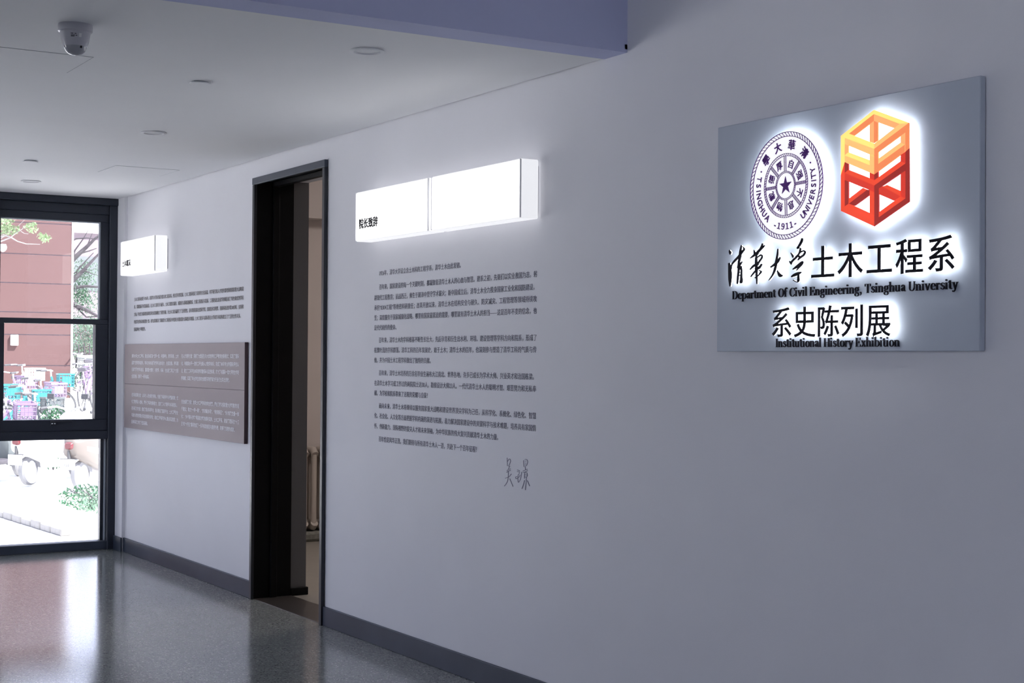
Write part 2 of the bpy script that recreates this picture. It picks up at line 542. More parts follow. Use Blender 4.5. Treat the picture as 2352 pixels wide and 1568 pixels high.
MB().bbox(DX0 + 0.03, DX1 - 0.012, 0.10, 0.14, DZ - 0.04, DZ - 0.012, 0.003).build('door_stop', 'black_jamb', dr)
MB().bbox(DX0 + 0.012, DX1 - 0.012, 0.001, 0.24, -0.002, 0.0025, 0.0003).build('threshold', 'threshold_stone', dr)
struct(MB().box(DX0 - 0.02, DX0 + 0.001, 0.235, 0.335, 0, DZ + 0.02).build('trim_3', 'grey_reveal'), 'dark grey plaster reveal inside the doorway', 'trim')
struct(MB().bbox(DX0 - 0.02, DX0 + 0.016, 0.235, 0.345, 0, 0.045, 0.002).build('baseboard_reveal', 'black_jamb'), 'black skirting block at the foot of the reveal', 'baseboard')
struct(MB().box(-0.14, 0.10, WT, 4.2, 0, HL).build('wall_room_end', 'beige_wall'), 'beige wall of the room behind the doorway', 'wall')
struct(MB().box(0.10, 0.26, WT, 4.2, 2.47, HL).build('trim_4', 'beige_wall'), 'beige beam above the radiator in the room behind', 'trim')
struct(MB().box(-0.14, 4.95, 4.2, 4.35, 0, HL).build('wall_room_far', 'beige_wall'), 'far wall of the room behind the doorway', 'wall')
struct(MB().box(4.8, 4.95, WT, 4.2, 0, HL).build('wall_room_side', 'beige_wall'), 'side wall of the room behind the doorway', 'wall')

rad = thing('radiator', (0.21, 1.55, 0.0), 'beige column radiator seen through the open doorway', 'radiator')
for i in range(9):
    y = 1.20 + 0.08 * i
    s = MB()
    for dx in (0.16, 0.26):
        s.tube([(dx, y, 0.13), (dx, y, 0.66)], 0.024, 14)
    s.tube([(0.14, y, 0.66), (0.17, y, 0.69), (0.25, y, 0.69), (0.28, y, 0.66)], 0.030, 14)
    s.tube([(0.14, y, 0.14), (0.17, y, 0.11), (0.25, y, 0.11), (0.28, y, 0.14)], 0.030, 14)
    s.build('column', 'radiator_paint', rad, smooth=True)
MB().tube([(0.21, 1.16, 0.66), (0.21, 1.88, 0.66)], 0.022, 14).build('header_tube', 'radiator_paint', rad, smooth=True)
MB().tube([(0.21, 1.12, 0.14), (0.21, 1.92, 0.14)], 0.022, 14).build('header_tube', 'radiator_paint', rad, smooth=True)
MB().bbox(0.15, 0.30, 1.18, 1.90, 0.0, 0.075, 0.02).build('base_plinth', 'old_pipe', rad)
MB().tube([(0.25, 1.12, 0.14), (0.25, 1.06, 0.14), (0.25, 1.06, 0.0)], 0.014, 8).build('supply_pipe', 'old_pipe', rad, smooth=True)

lf = thing('added_room_light', (2.6, 2.2, HL - 0.05), 'unseen light panel added to brighten the room behind the doorway', 'ceiling light')  # lamp out of view, added to brighten the room behind the doorway
MB().bbox(1.9, 3.3, 1.9, 2.5, HL - 0.05, HL - 0.0, 0.005).build('housing', 'white_plastic', lf)
MB().box(1.93, 3.27, 1.93, 2.47, HL - 0.056, HL - 0.05).build('diffuser', 'added_light_glow', lf)

# ------------------------------------------------------------------ text tools
def text_mesh(body, size, bold=0.0, extrude=0.0, res=2):
    cu = bpy.data.curves.new('lettering', 'FONT')
    cu.body = body
    cu.size = size
    cu.offset = bold
    cu.extrude = extrude
    cu.resolution_u = res
    o = bpy.data.objects.new('lettering', cu)
    me = o.to_mesh()
    vs = [tuple(v.co) for v in me.vertices]
    fs = [tuple(p.vertices) for p in me.polygons]
    o.to_mesh_clear()
    bpy.data.objects.remove(o)
    bpy.data.curves.remove(cu)
    return vs, fs


def line_on_wall(body, x0, x1, z, yy, m_, parent, name='text_line', size=None, bold=0.0):
    n = sum(1.0 if ord(c) > 255 else 0.57 for c in body)
    size = size or (x1 - x0) / n
    vs, fs = text_mesh(body, size, bold * size, 0.0002)
    mx_ = max(v[0] for v in vs)
    mn_ = min(v[0] for v in vs)
    full = body[-1] not in '，。；、！'
    k = (x1 - x0) / mx_ if full else (x1 - x0) / (n * size)
    mb = MB()
    mb.add([(x0 + v[0] * k, yy - v[2], z - 0.38 * size + v[1]) for v in vs], fs)
    o = mb.build(name, m_, parent)
    o['kind'] = 'stuff'
    return o


# ------------------------------------------------------------------ light boxes
def light_box(x0, x1, label, chars, cx0, csize, group='white light boxes on the exhibition wall'):
    z0, z1, y = 1.970, 2.211, -0.10
    t = thing('light_box', ((x0 + x1) / 2, -0.05, z0), label, 'light box', group)
    MB().bbox(x0, x1, y + 0.004, -0.012, z0, z1, 0.004).build('diffuser_body', 'light_side', t)
    MB().bbox(x0 + 0.005, x1 - 0.005, y, y + 0.006, z0 + 0.005, z1 - 0.005, 0.003).build('front_panel', 'light_front', t)
    for xe in (x0 + 0.001, x1 - 0.0035):
        MB().box(xe - 0.0005, xe + 0.0035, y - 0.0006, y + 0.006, z0 + 0.002, z1 - 0.002).build('edge_seam', 'seam_grey', t)
    MB().bbox(x0 + 0.02, x1 - 0.02, -0.013, 0.0, z0 + 0.02, z1 - 0.02, 0.002).build('back_tray', 'white_plastic', t)
    if chars:
        for i, c in enumerate(chars):
            mb = MB()
            vs, fs = text_mesh(c, csize, 0, 0.0008)
            for q_, (dx, dz) in enumerate(((0, 0), (0.024, 0.0), (-0.024, 0.0), (0.012, 0.02), (-0.012, -0.02), (0.012, -0.02), (-0.012, 0.02))):
                mb.add([(cx0 + (i + dx) * csize + v[0], y - 0.0009 - v[2] - q_ * 0.00008, 2.053 - (0.38 - dz) * csize + v[1]) for v in vs], fs)
            mb.build('title_character', 'black_print', t)


light_box(4.192, 4.944, 'glowing white light box with black title left of the seam, nearest the doorway', '院长致辞', 4.236, 0.0515)
light_box(4.973, 5.730, 'plain glowing white light box on the right of the joined pair', None, 0, 0)
light_box(0.355, 1.108, 'glowing white light box with black title beside the window', '土木概况', 0.397, 0.048)

# ------------------------------------------------------------------ wall lettering
LINES = [
    (4.258, None, 1.816, '1926年，清华大学设立含土木科的工程学系，清华土木由此发轫。'),
    (4.260, 5.705, 1.748, '百年来，国家建设的每一个关键时刻，都凝聚着清华土木人的心血与智慧。建系之初，先驱们以实业救国为志，躬'),
    (4.208, 5.705, 1.696, '耕现代工程教育；抗战西迁，师生于颠沛中坚守学术薪火；新中国成立后，清华土木全力投身国家工业化和国防建设，'),
    (4.208, 5.705, 1.647, '承担“0304工程”等绝密科研重任；改革开放以来，清华土木在结构安全与耐久、防灾减灾、工程管理等领域持续攻'),
    (4.209, 5.705, 1.598, '坚；深度服务于国家城镇化战略，哪里有国家最紧迫的需要，哪里就有清华土木人的担当——这是百年不变的信念，也'),
    (4.210, None, 1.549, '是代代相传的使命。'),
    (4.262, 5.705, 1.488, '百年来，清华土木的学科根基不断生长壮大，先后孕育和衍生出水利、环境、建设管理等学科方向和院系，形成了'),
    (4.212, 5.705, 1.439, '枝繁叶茂的学科群落。清华工科的百年发展史，始于土木；清华土木的百年，也深刻参与塑造了清华工科的气质与传'),
    (4.213, None, 1.390, '统，并为中国土木工程学科做出了独特的贡献。'),
    (4.265, 5.705, 1.328, '百年来，清华土木培养的万余名毕业生遍布大江南北、世界各地，许多已成长为学术大师、兴业英才和治国栋梁。'),
    (4.215, 5.705, 1.278, '在清华土木学习或工作过的两院院士达30人，勘察设计大师23人。一代代清华土木人的聪明才智、艰苦努力和无私奉'),
    (4.216, None, 1.229, '献，为学校和院系带来了无限的荣耀与自豪！'),
    (4.268, 5.705, 1.168, '面向未来，清华土木将继续以服务国家重大战略和建设世界顶尖学科为己任，从科学化、系统化、绿色化、智慧'),
    (4.218, 5.705, 1.118, '化、社会化、人文化等方面把握学科内涵的演进与拓展，着力解决国家建设中的关键科学与技术难题，培养具有家国情'),
    (4.219, None, 1.067, '怀、创新能力、国际视野的拔尖人才和未来领袖，为中华民族的伟大复兴贡献清华土木的力量。'),
    (4.268, None, 1.005, '百年恰是风华正茂，我们期待与所有清华土木人一道，共赴下一个百年征程！'),
]
wt = thing('wall_text', (4.96, -0.001, 0.98), 'long dark vinyl text in paragraphs below the joined light boxes', 'lettering')
for x0, x1, z, body in LINES:
    n = sum(1.0 if ord(c) > 255 else 0.57 for c in body)
    sz = 0.0287
    line_on_wall(body, x0, x1 or x0 + n * sz, z, -0.0012, 'wall_ink', wt, size=sz, bold=0.0)

FAR = [
    '土木工程系始建于1926年，是清华大学历史最为悠久的工程系科。经过百年的发展，土木工程系积淀了深厚的文化底蕴，科学研究和人才培养紧密围绕国家重大战略需',
    '求，紧跟国际学术发展前沿，在土木工程安全与耐久、土木工程防灾减灾、城镇化与基础设施建设、交通工程建设与发展、工程建设信息化等领域形成了特色和优势学科',
    '方向。毕业生为国家建设和经济社会发展做出了重要贡献，为土木工程系赢得了广泛的赞誉。近年荣获国家自然科学奖、国家技术发明奖、国家科技进步奖30余项，主持和',
    '参编写各类标准规范数十部，研究成果解决了国家重大工程建设中的部分关键或重大基础技术难题。土木工程系与国际著名大学和学术机构建立了广泛的合作关系，',
    '国际影响力不断提升。',
]
ft = thing('wall_text', (1.4, -0.001, 1.57), 'small dark vinyl text above the taupe panel near the window', 'lettering')
for i, body in enumerate(FAR):
    line_on_wall(body, 0.36, 2.463 if i < 3 else (2.44 if i == 3 else 0.36 + 10 * 0.028), 1.806 - 0.0532 * i, -0.0012, 'far_ink', ft, size=0.0285, bold=0.004)


def ribbon_px(mb, pts, y0, y1, ox, oy, sc, yy):
    # smooth a traced stroke (x, y, width) and lay it on the plane Y = yy
    P = []
    n = len(pts)
    for i in range(n - 1):
        p0, p1, p2, p3 = pts[max(i - 1, 0)], pts[i], pts[i + 1], pts[min(i + 2, n - 1)]
        k = 4
        for j in range(k):
            t = j / k
            P.append(tuple(0.5 * ((2 * b_) + (-a + c) * t + (2 * a - 5 * b_ + 4 * c - e) * t * t + (-a + 3 * b_ - 3 * c + e) * t ** 3) for a, b_, c, e in zip(p0, p1, p2, p3)))
    P.append(pts[-1])
    L, R = [], []
    for i, (x, y, w_) in enumerate(P):
        a, b_ = P[max(i - 1, 0)], P[min(i + 1, len(P) - 1)]
        tx, ty = b_[0] - a[0], b_[1] - a[1]
        ln = math.hypot(tx, ty) or 1
        nx, ny = -ty / ln * max(w_, 4) / 2, tx / ln * max(w_, 4) / 2
        L.append(wl(ox + (x + nx) / sc, oy + (y + ny) / sc, yy))
        R.append(wl(ox + (x - nx) / sc, oy + (y - ny) / sc, yy))
    mb.strip(L, R, y0, y1)


SIG1 = [[(390, 170), (395, 330), (405, 470)], [(410, 300), (470, 215), (510, 240), (515, 310), (480, 400), (450, 480), (495, 475)], [(480, 500), (430, 570)],
        [(380, 640), (450, 590), (525, 570)], [(370, 700), (440, 650), (525, 620)], [(435, 640), (435, 760), (430, 880), (410, 1000), (350, 1120), (290, 1190)],
        [(325, 910), (400, 880), (470, 850), (545, 750)], [(490, 920), (545, 1060), (610, 1210)]]
SIG2 = [[(750, 610), (810, 625), (855, 660)], [(750, 665), (810, 680), (855, 710)], [(840, 730), (800, 770), (780, 880), (785, 1000), (800, 1060)],
        [(855, 780), (850, 830), (800, 880), (720, 930), (705, 860), (760, 850)], [(920, 680), (900, 830), (860, 970), (800, 1060)],
        [(990, 260), (990, 380), (1000, 500)], [(1030, 240), (1080, 230), (1125, 270), (1130, 350), (1090, 450), (1040, 470)], [(1040, 290), (1090, 290)], [(1040, 365), (1090, 365)],
        [(1040, 420), (1080, 415)], [(1045, 490), (1055, 600)], [(960, 655), (1050, 610), (1130, 580)], [(965, 710), (1060, 670), (1135, 630)], [(1040, 690), (1020, 800), (1020, 920)],
        [(1060, 710), (1110, 720), (1110, 850), (1030, 860)], [(1040, 790), (1140, 800)], [(1085, 860), (1080, 1050), (1065, 1200), (1050, 1330)],
        [(1020, 980), (990, 1110), (930, 1285)], [(1120, 990), (1165, 1090), (1205, 1190)]]
sg = thing('signature', (5.56, -0.001, 0.86), 'thin handwritten signature of two characters under the long wall text', 'signature')
for S in (SIG1, SIG2):
    mb = MB()
    for q_, st in enumerate(S):
        ribbon_px(mb, [(x, y, 19) for x, y in st], -0.0010 - q_ * 0.00004, -0.0004, 1140, 1040, 15.68, 0)
    mb.build('signature_character', 'ink_signature', sg)

# ------------------------------------------------------------------ taupe text panel
PX0, PX1, PZ0, PZ1, PT = 0.228, 2.548, 0.893, 1.487, 0.024
pn = thing('text_panel', ((PX0 + PX1) / 2, -0.012, PZ0), 'taupe text panel with white lettering left of the doorway', 'panel')
MB().bbox(PX0, PX1, -PT, -0.003, 1.2072, PZ1, 0.0015).build('board', 'taupe_board', pn)
MB().bbox(PX0, PX1, -PT, -0.003, PZ0, 1.2058, 0.0015).build('board', 'taupe_board', pn)
o = MB().bbox(PX1, PX1 + 0.004, -PT, -0.003, PZ0 - 0.001, PZ1 + 0.001, 0.001).build('edge_strip', 'maroon_edge', pn)
o['label'] = 'dark maroon edge strip'
P_LU = ['清华大学土木工程系，建设目标跻身“世界一流、中国特色、清华风格、土木', '品牌”世界学科前列。学科方向布局围绕学科总体设计，全面发展。学科建', '设紧密围绕学科前沿、国家重大需求，在教学、科研、社会服务等各个方面', '全面发展，取得了一系列成绩。']
P_RU = ['在人才培养方面：探索了大类招生与大类培养的工程教育创新模式；实现了国际', '化，构建高水平一流的工程创新人才教学体系；完成了本科专业的国际评估认', '证；建立了工科学生本科培养质量保障与监控体系；扩大了与国际一流大学的合作培', '养规模；实现了毕业学生的综合素质不断提高为行业做出突出贡献。']
P_LL = ['在科研成果方面：以科技人员创新为导向，完善了科研评价与激励机制；优', '化了教师队伍结构，提升了科研创新能力；造就了人才培养与科研团队。', '在科研工作方面：建成了重点科研平台，重点建设了国家平台；土木工程安全', '与耐久教育部重点实验室顺利评估；建成工程研究中心重点实验室；为', '后续科研工作打下坚实基础。']
P_RL = ['在社会服务方面：发挥土木工程学科的综合优势，提出了解决国家重大战略需求的若', '干建议；助力“一带一路”、“京津冀协同”、“雄安新区”、“城市群交通一体', '化”、“乡村振兴战略”等国家战略的顺利实施。土木工程系、建设管理系在“十三', '五”和“十四五”期间完成了一系列标准规范与重要专著，取得了显著的成就。']
for rows, x0, x1, z, in ((P_LU, 0.392, 1.388, 1.4045), (P_RU, 1.443, 2.46, 1.4055), (P_LL, 0.398, 1.388, 1.1315), (P_RL, 1.450, 2.47, 1.1115)):
    for i, body in enumerate(rows):
        last = body[-1] == '。' and i == len(rows) - 1
        n = sum(1.0 if ord(c) > 255 else 0.57 for c in body)
        line_on_wall(body, x0, min(x1, x0 + n * 0.0295) if last else x1, z - 0.0475 * i, -PT - 0.0006, 'white_ink', pn, size=0.029, bold=0.016)

# ------------------------------------------------------------------ illuminated sign
SX0, SX1, SZ0, SZ1 = 6.890, 8.029, 1.429, 2.192
SF = -0.026                     # front of the board
sign = thing('sign', ((SX0 + SX1) / 2, -0.012, SZ0), 'backlit department sign board with round purple seal and orange frame emblem', 'sign')
MB().bbox(SX0, SX1, SF, -0.004, SZ0, SZ1, 0.002).build('board', 'sign_board', sign)
MB().box(SX0 + 0.05, SX1 - 0.05, -0.004, 0, SZ0 + 0.05, SZ1 - 0.05).build('mounting_frame', 'dark_metal', sign)
LF = SF - 0.024                 # back of the raised letters
LT = 0.004


def raised(mb_poly_fn, name, parent=sign, m_='sign_letter', led='led_white'):
    mb = MB()
    mb_poly_fn(mb, LF - LT, LF)
    o = mb.build(name, m_, parent)
    mb = MB()
    mb_poly_fn(mb, LF + 0.0004, LF + 0.003)
    mb.build('led_backing', led, o)
    return o


def char_fn(c, cx, cz, size, bold):
    vs, fs = text_mesh(c, size, bold * size, 0.5, 4)

    def fn(mb, y0, y1):
        ym, t = (y0 + y1) / 2, (y1 - y0)
        mb.add([(cx - size / 2 + v[0], ym - v[2] * t, cz - 0.38 * size + v[1]) for v in vs], fs)
    return fn


for c, cx in zip('土木工程系', (7.4345, 7.5536, 7.6736, 7.793, 7.913)):
    raised(char_fn(c, cx, 1.704, 0.110, 0.006), 'character')
for c, cx in zip('系史陈列展', (7.247, 7.354, 7.459, 7.563, 7.671)):
    raised(char_fn(c, cx, 1.5215, 0.103, 0.004), 'character')

CALLI = [
    [[(135, 530, 10), (152, 580, 45), (155, 632, 15)], [(128, 820, 30), (140, 900, 50), (150, 1050, 70), (150, 1200, 60), (150, 1350, 15)],
     [(175, 960, 20), (190, 860, 22), (260, 770, 42), (350, 670, 38), (440, 550, 42), (472, 500, 25), (430, 450, 10)],
     [(408, 420, 15), (385, 560, 42), (380, 650, 50), (360, 750, 45), (345, 850, 34), (330, 940, 35)], [(330, 930, 20), (370, 860, 42), (425, 790, 20)],
     [(355, 880, 42), (345, 1000, 35), (330, 1130, 35), (315, 1290, 20)], [(385, 890, 50), (408, 980, 27), (405, 1100, 36), (408, 1230, 45), (400, 1268, 25), (375, 1215, 20)],
     [(350, 960, 26), (400, 960, 26)], [(350, 1035, 22), (400, 1035, 22)], [(340, 1110, 18), (400, 1090, 20)]],
    [[(605, 715, 15), (680, 660, 42), (780, 570, 50), (860, 490, 42), (930, 425, 25)], [(690, 530, 12), (705, 590, 35), (710, 650, 45)], [(885, 380, 22), (860, 460, 36), (800, 560, 32), (760, 640, 25)],
     [(745, 620, 30), (740, 800, 45), (745, 950, 52), (750, 1100, 32), (755, 1295, 12)], [(760, 700, 20), (850, 640, 32), (872, 690, 27), (830, 760, 32), (780, 830, 40), (770, 880, 30)],
     [(600, 970, 12), (680, 890, 42), (740, 850, 30)], [(720, 960, 40), (800, 930, 58), (870, 840, 20)], [(620, 1130, 15), (700, 1030, 27), (740, 990, 30)],
     [(800, 985, 20), (850, 1005, 24), (840, 1040, 25), (770, 1120, 15), (715, 1155, 22)]],
    [[(1228, 500, 15), (1215, 650, 32), (1190, 800, 46), (1165, 950, 40), (1110, 1090, 25), (1025, 1210, 8)], [(1065, 915, 28), (1150, 860, 46), (1230, 780, 46), (1280, 690, 22)],
     [(1215, 990, 10), (1250, 1060, 45), (1285, 1105, 70), (1335, 1095, 18)]],
    [[(1772, 260, 30), (1765, 320, 46), (1710, 430, 42), (1665, 490, 28), (1720, 482, 20), (1735, 510, 30), (1705, 610, 27), (1640, 690, 42), (1560, 770, 36), (1525, 815, 42), (1535, 855, 15)],
     [(1490, 780, 15), (1522, 815, 45)], [(1520, 590, 10), (1562, 660, 35), (1566, 705, 10)], [(1680, 650, 15), (1740, 575, 27), (1815, 548, 32), (1838, 585, 32), (1800, 650, 36), (1730, 695, 50), (1680, 760, 10)],
     [(1695, 690, 30), (1722, 660, 38)], [(1565, 965, 20), (1650, 910, 50), (1760, 810, 42), (1795, 785, 20)], [(1795, 790, 25), (1750, 860, 46), (1650, 985, 12)],
     [(1535, 1130, 25), (1600, 1095, 60), (1690, 1055, 60), (1755, 1030, 22)], [(1690, 1060, 36), (1692, 1150, 36), (1690, 1210, 42), (1665, 1250, 18), (1575, 1205, 15)]],
]
for strokes in CALLI:
    def fn(mb, y0, y1, strokes=strokes):
        for q_, st in enumerate(strokes):
            ribbon_px(mb, st, y0 - q_ * 0.0001, y1, 1660, 520, 9.8, -0.055)
    raised(fn, 'calligraphic_character')

# ---- serif letters, drawn stroke by stroke
TK, TN = 0.108, 0.040


class GL:
    def __init__(s):
        s.polys, s.strips, s.w = [], [], 0.5

    def r(s, x0, y0, x1, y1):
        s.polys.append([(x0, y0), (x1, y0), (x1, y1), (x0, y1)])
        return s

    def stem(s, x, y0, y1, top='b', bot='b', w=TK):
        s.r(x, y0, x + w, y1)
        if bot == 'b':
            s.r(x - 0.045, y0, x + w + 0.045, y0 + 0.036)
        if top == 'b':
            s.r(x - 0.045, y1 - 0.036, x + w + 0.045, y1)
        elif top == 'l':
            s.polys.append([(x + 0.01, y1), (x - 0.055, y1 - 0.03), (x - 0.055, y1 - 0.055), (x + 0.01, y1 - 0.06)])
        return s

    def arc(s, cx, cy, rx, ry, a0, a1, tk=TK, tn=TN, n=18):
        L, R = [], []
        for i in range(n + 1):
            a = math.radians(a0 + (a1 - a0) * i / n)
            c, q = math.cos(a), math.sin(a)
            L.append((cx + rx * c, cy + ry * q))
            R.append((cx + max(rx - tk, 0.004) * c, cy + (ry - tn) * q))
        s.strips.append((L, R))
        return s

    def st(s, *pts):
        L, R = [], []
        for i, (x, y, w_) in enumerate(pts):
            a, b_ = pts[max(i - 1, 0)], pts[min(i + 1, len(pts) - 1)]
            tx, ty = b_[0] - a[0], b_[1] - a[1]
            ln = math.hypot(tx, ty) or 1
            nx, ny = -ty / ln * w_ / 2, tx / ln * w_ / 2
            L.append((x + nx, y + ny))
            R.append((x - nx, y - ny))
        s.strips.append((L, R))
        return s

    def dot(s, cx, cy, r_):
        s.polys.append([(cx + r_ * math.cos(i * math.pi / 6), cy + r_ * math.sin(i * math.pi / 6)) for i in range(12)])
        return s

    def width(s, w_):
        s.w = w_
        return s


def arch(g, x, xr):      # shoulder from a stem at x to a stem at xr
    g.st((x + 0.09, 0.36, 0.03), (x + 0.15, 0.43, 0.045), ((x + xr) / 2 + 0.08, 0.455, 0.07), (xr + 0.04, 0.42, 0.09), (xr + TK / 2, 0.34, TK))
    return g


def serif(ch):
    g = GL()
    if ch == 'D':
        return g.stem(0.05, 0, 0.68).r(0.14, 0, 0.30, 0.036).r(0.14, 0.644, 0.30, 0.68).arc(0.28, 0.34, 0.33, 0.34, 90, -90, TK + 0.02, 0.036).width(0.66)
    if ch == 'O':
        return g.arc(0.34, 0.34, 0.31, 0.352, 0, 360, TK + 0.01, 0.036, 40).width(0.68)
    if ch == 'C':
        return g.arc(0.35, 0.34, 0.32, 0.352, 52, 310, TK + 0.01, 0.036, 30).r(0.545, 0.47, 0.58, 0.67).st((0.50, 0.07, 0.03), (0.56, 0.13, 0.035), (0.585, 0.19, 0.03)).width(0.62)
    if ch == 'E':
        g.stem(0.05, 0, 0.68).r(0.1, 0.644, 0.50, 0.68).r(0.1, 0, 0.52, 0.036).r(0.1, 0.33, 0.37, 0.366)
        return g.r(0.47, 0.52, 0.50, 0.68).r(0.495, 0, 0.525, 0.18).r(0.345, 0.26, 0.375, 0.44).width(0.57)
    if ch == 'T':
        return g.stem(0.24, 0, 0.68, top='').r(0.03, 0.644, 0.57, 0.68).r(0.03, 0.49, 0.06, 0.68).r(0.54, 0.49, 0.57, 0.68).width(0.60)
    if ch == 'U':
        g.stem(0.07, 0.2, 0.68, bot='').stem(0.50, 0.2, 0.68, bot='', w=0.05)
        return g.arc(0.31, 0.22, 0.24, 0.235, 180, 360, TK - 0.02, 0.06).width(0.64)
    if ch == 'I':
        return g.stem(0.07, 0, 0.68).width(0.28)
    if ch == 'H':
        return g.stem(0.06, 0, 0.68).stem(0.48, 0, 0.68).r(0.1, 0.33, 0.5, 0.37).width(0.68)
    if ch in 'nmhu':
        x = 0.05
        if ch == 'u':
            g.stem(x, 0.1, 0.48, 'l', '').stem(0.34, 0, 0.48, 'l', 'b')
            g.st((x + TK / 2, 0.14, TK), (x + 0.08, 0.05, 0.09), (x + 0.17, 0.022, 0.06), (x + 0.25, 0.06, 0.04), (x + 0.30, 0.12, 0.03))
            return g.width(0.54)
        g.stem(x, 0, 0.48 if ch != 'h' else 0.74, 'l', 'b')
        arch(g, x, 0.34).stem(0.34, 0, 0.36, '', 'b')
        if ch == 'm':
            arch(g, 0.34, 0.63).stem(0.63, 0, 0.36, '', 'b')
            return g.width(0.83)
        return g.width(0.54)
    if ch == 'r':
        return g.stem(0.05, 0, 0.48, 'l').st((0.15, 0.34, 0.03), (0.22, 0.43, 0.045), (0.29, 0.455, 0.06), (0.34, 0.43, 0.06)).dot(0.33, 0.405, 0.05).width(0.39)
    if ch in 'oe':
        if ch == 'o':
            return g.arc(0.255, 0.24, 0.23, 0.25, 0, 360, TK, 0.034, 32).width(0.51)
        return g.arc(0.25, 0.24, 0.225, 0.25, 2, 318, TK, 0.034, 28).r(0.13, 0.25, 0.47, 0.284).width(0.48)
    if ch in 'pb':
        x = 0.05
        g.stem(x, -0.22 if ch == 'p' else 0, 0.48 if ch == 'p' else 0.74, 'l', 'b' if ch == 'p' else '')
        return g.arc(0.27, 0.24, 0.25, 0.25, 140, -140, TK, 0.036, 26).width(0.55)
    if ch == 'a':
        g.stem(0.27, 0.06, 0.36, '', '').st((0.33, 0.34, TK), (0.30, 0.43, 0.09), (0.22, 0.462, 0.06), (0.14, 0.445, 0.05), (0.09, 0.40, 0.05)).dot(0.10, 0.375, 0.05)
        g.st((0.30, 0.285, 0.035), (0.20, 0.26, 0.05), (0.12, 0.20, 0.09), (0.10, 0.12, 0.11), (0.15, 0.045, 0.09), (0.23, 0.05, 0.05), (0.30, 0.11, 0.03))
        return g.st((0.33, 0.09, TK), (0.37, 0.03, 0.08), (0.45, 0.02, 0.035)).width(0.47)
    if ch == 't':
        return g.stem(0.09, 0.08, 0.55, '', '').r(0.01, 0.445, 0.31, 0.48).polys.append([(0.09, 0.62), (0.207, 0.62), (0.207, 0.50), (0.03, 0.46)]) or g.st((0.15, 0.11, TK), (0.18, 0.035, 0.085), (0.25, 0.02, 0.05), (0.32, 0.06, 0.03)).width(0.34)
    if ch == 'f':
        return g.stem(0.07, 0, 0.60, '').r(0.0, 0.445, 0.30, 0.48).st((0.13, 0.56, TK), (0.17, 0.68, 0.09), (0.25, 0.725, 0.06), (0.31, 0.70, 0.05)).dot(0.31, 0.665, 0.048).width(0.33)
    if ch == 'i':
        return g.stem(0.06, 0, 0.48, 'l').dot(0.115, 0.645, 0.07).width(0.28)
    if ch == 'l':
        return g.stem(0.06, 0, 0.74, 'l').width(0.28)
    if ch in 'vy':
        g.st((0.10, 0.47, TK), (0.25, 0.0, TK * 0.85)).st((0.42, 0.47, 0.045), (0.255, 0.0, 0.045)).r(0.0, 0.447, 0.21, 0.48).r(0.33, 0.447, 0.50, 0.48)
        if ch == 'y':
            g.st((0.26, 0.02, 0.07), (0.20, -0.13, 0.05), (0.13, -0.19, 0.05), (0.07, -0.17, 0.05)).dot(0.07, -0.15, 0.055)
        return g.width(0.50)
    if ch == 'x':
        g.st((0.10, 0.46, TK), (0.39, 0.02, TK)).st((0.39, 0.46, 0.04), (0.09, 0.02, 0.04))
        return g.r(0.0, 0.447, 0.20, 0.48).r(0.31, 0.447, 0.47, 0.48).r(0.0, 0, 0.16, 0.034).r(0.29, 0, 0.50, 0.034).width(0.50)
    if ch == 's':
        g.st((0.35, 0.36, 0.03), (0.33, 0.43, 0.04), (0.22, 0.468, 0.05), (0.10, 0.42, 0.08), (0.10, 0.33, 0.10), (0.20, 0.255, 0.11), (0.32, 0.19, 0.11), (0.34, 0.09, 0.09), (0.23, 0.018, 0.05), (0.09, 0.05, 0.04), (0.05, 0.13, 0.03))
        return g.width(0.41)
    if ch == 'g':
        g.arc(0.22, 0.32, 0.185, 0.168, 0, 360, 0.10, 0.032, 28).st((0.33, 0.43, 0.04), (0.40, 0.465, 0.05), (0.46, 0.46, 0.06))
        g.st((0.13, 0.19, 0.03), (0.08, 0.12, 0.07), (0.16, 0.065, 0.08), (0.32, 0.045, 0.09), (0.40, -0.03, 0.09))
        return g.arc(0.23, -0.085, 0.21, 0.135, 20, -235, 0.07, 0.036, 24).width(0.50)
    if ch == ',':
        return g.dot(0.11, 0.055, 0.065).st((0.15, 0.03, 0.06), (0.13, -0.08, 0.04), (0.06, -0.15, 0.02)).width(0.26)
    return g.width(0.24)


def serif_line(body, x0, x1, zb, cap):
    gs = [serif(c) for c in body]
    tot = sum(g.w for g in gs)
    kx, kz = (x1 - x0) / tot, cap / 0.68
    x = x0
    for c, g in zip(body, gs):
        if g.polys or g.strips:
            mb = MB()
            f = lambda p: (x + p[0] * kx, zb + p[1] * kz)
            for q_, p in enumerate(g.polys):
                mb.plate([f(q) for q in p], SF - 0.0055 - q_ * 0.00006, SF - 0.0015)
            for q_, (L, R) in enumerate(g.strips):
                mb.strip([f(q) for q in L], [f(q) for q in R], SF - 0.00553 - q_ * 0.00006, SF - 0.0015)
            mb.build('letter', 'sign_letter', sign)
        x += g.w * kx


serif_line('Department Of Civil Engineering, Tsinghua University', 6.976, 7.955, 1.6040, 0.0275)
serif_line('Institutional History Exhibition', 7.194, 7.735, 1.4428, 0.0275)

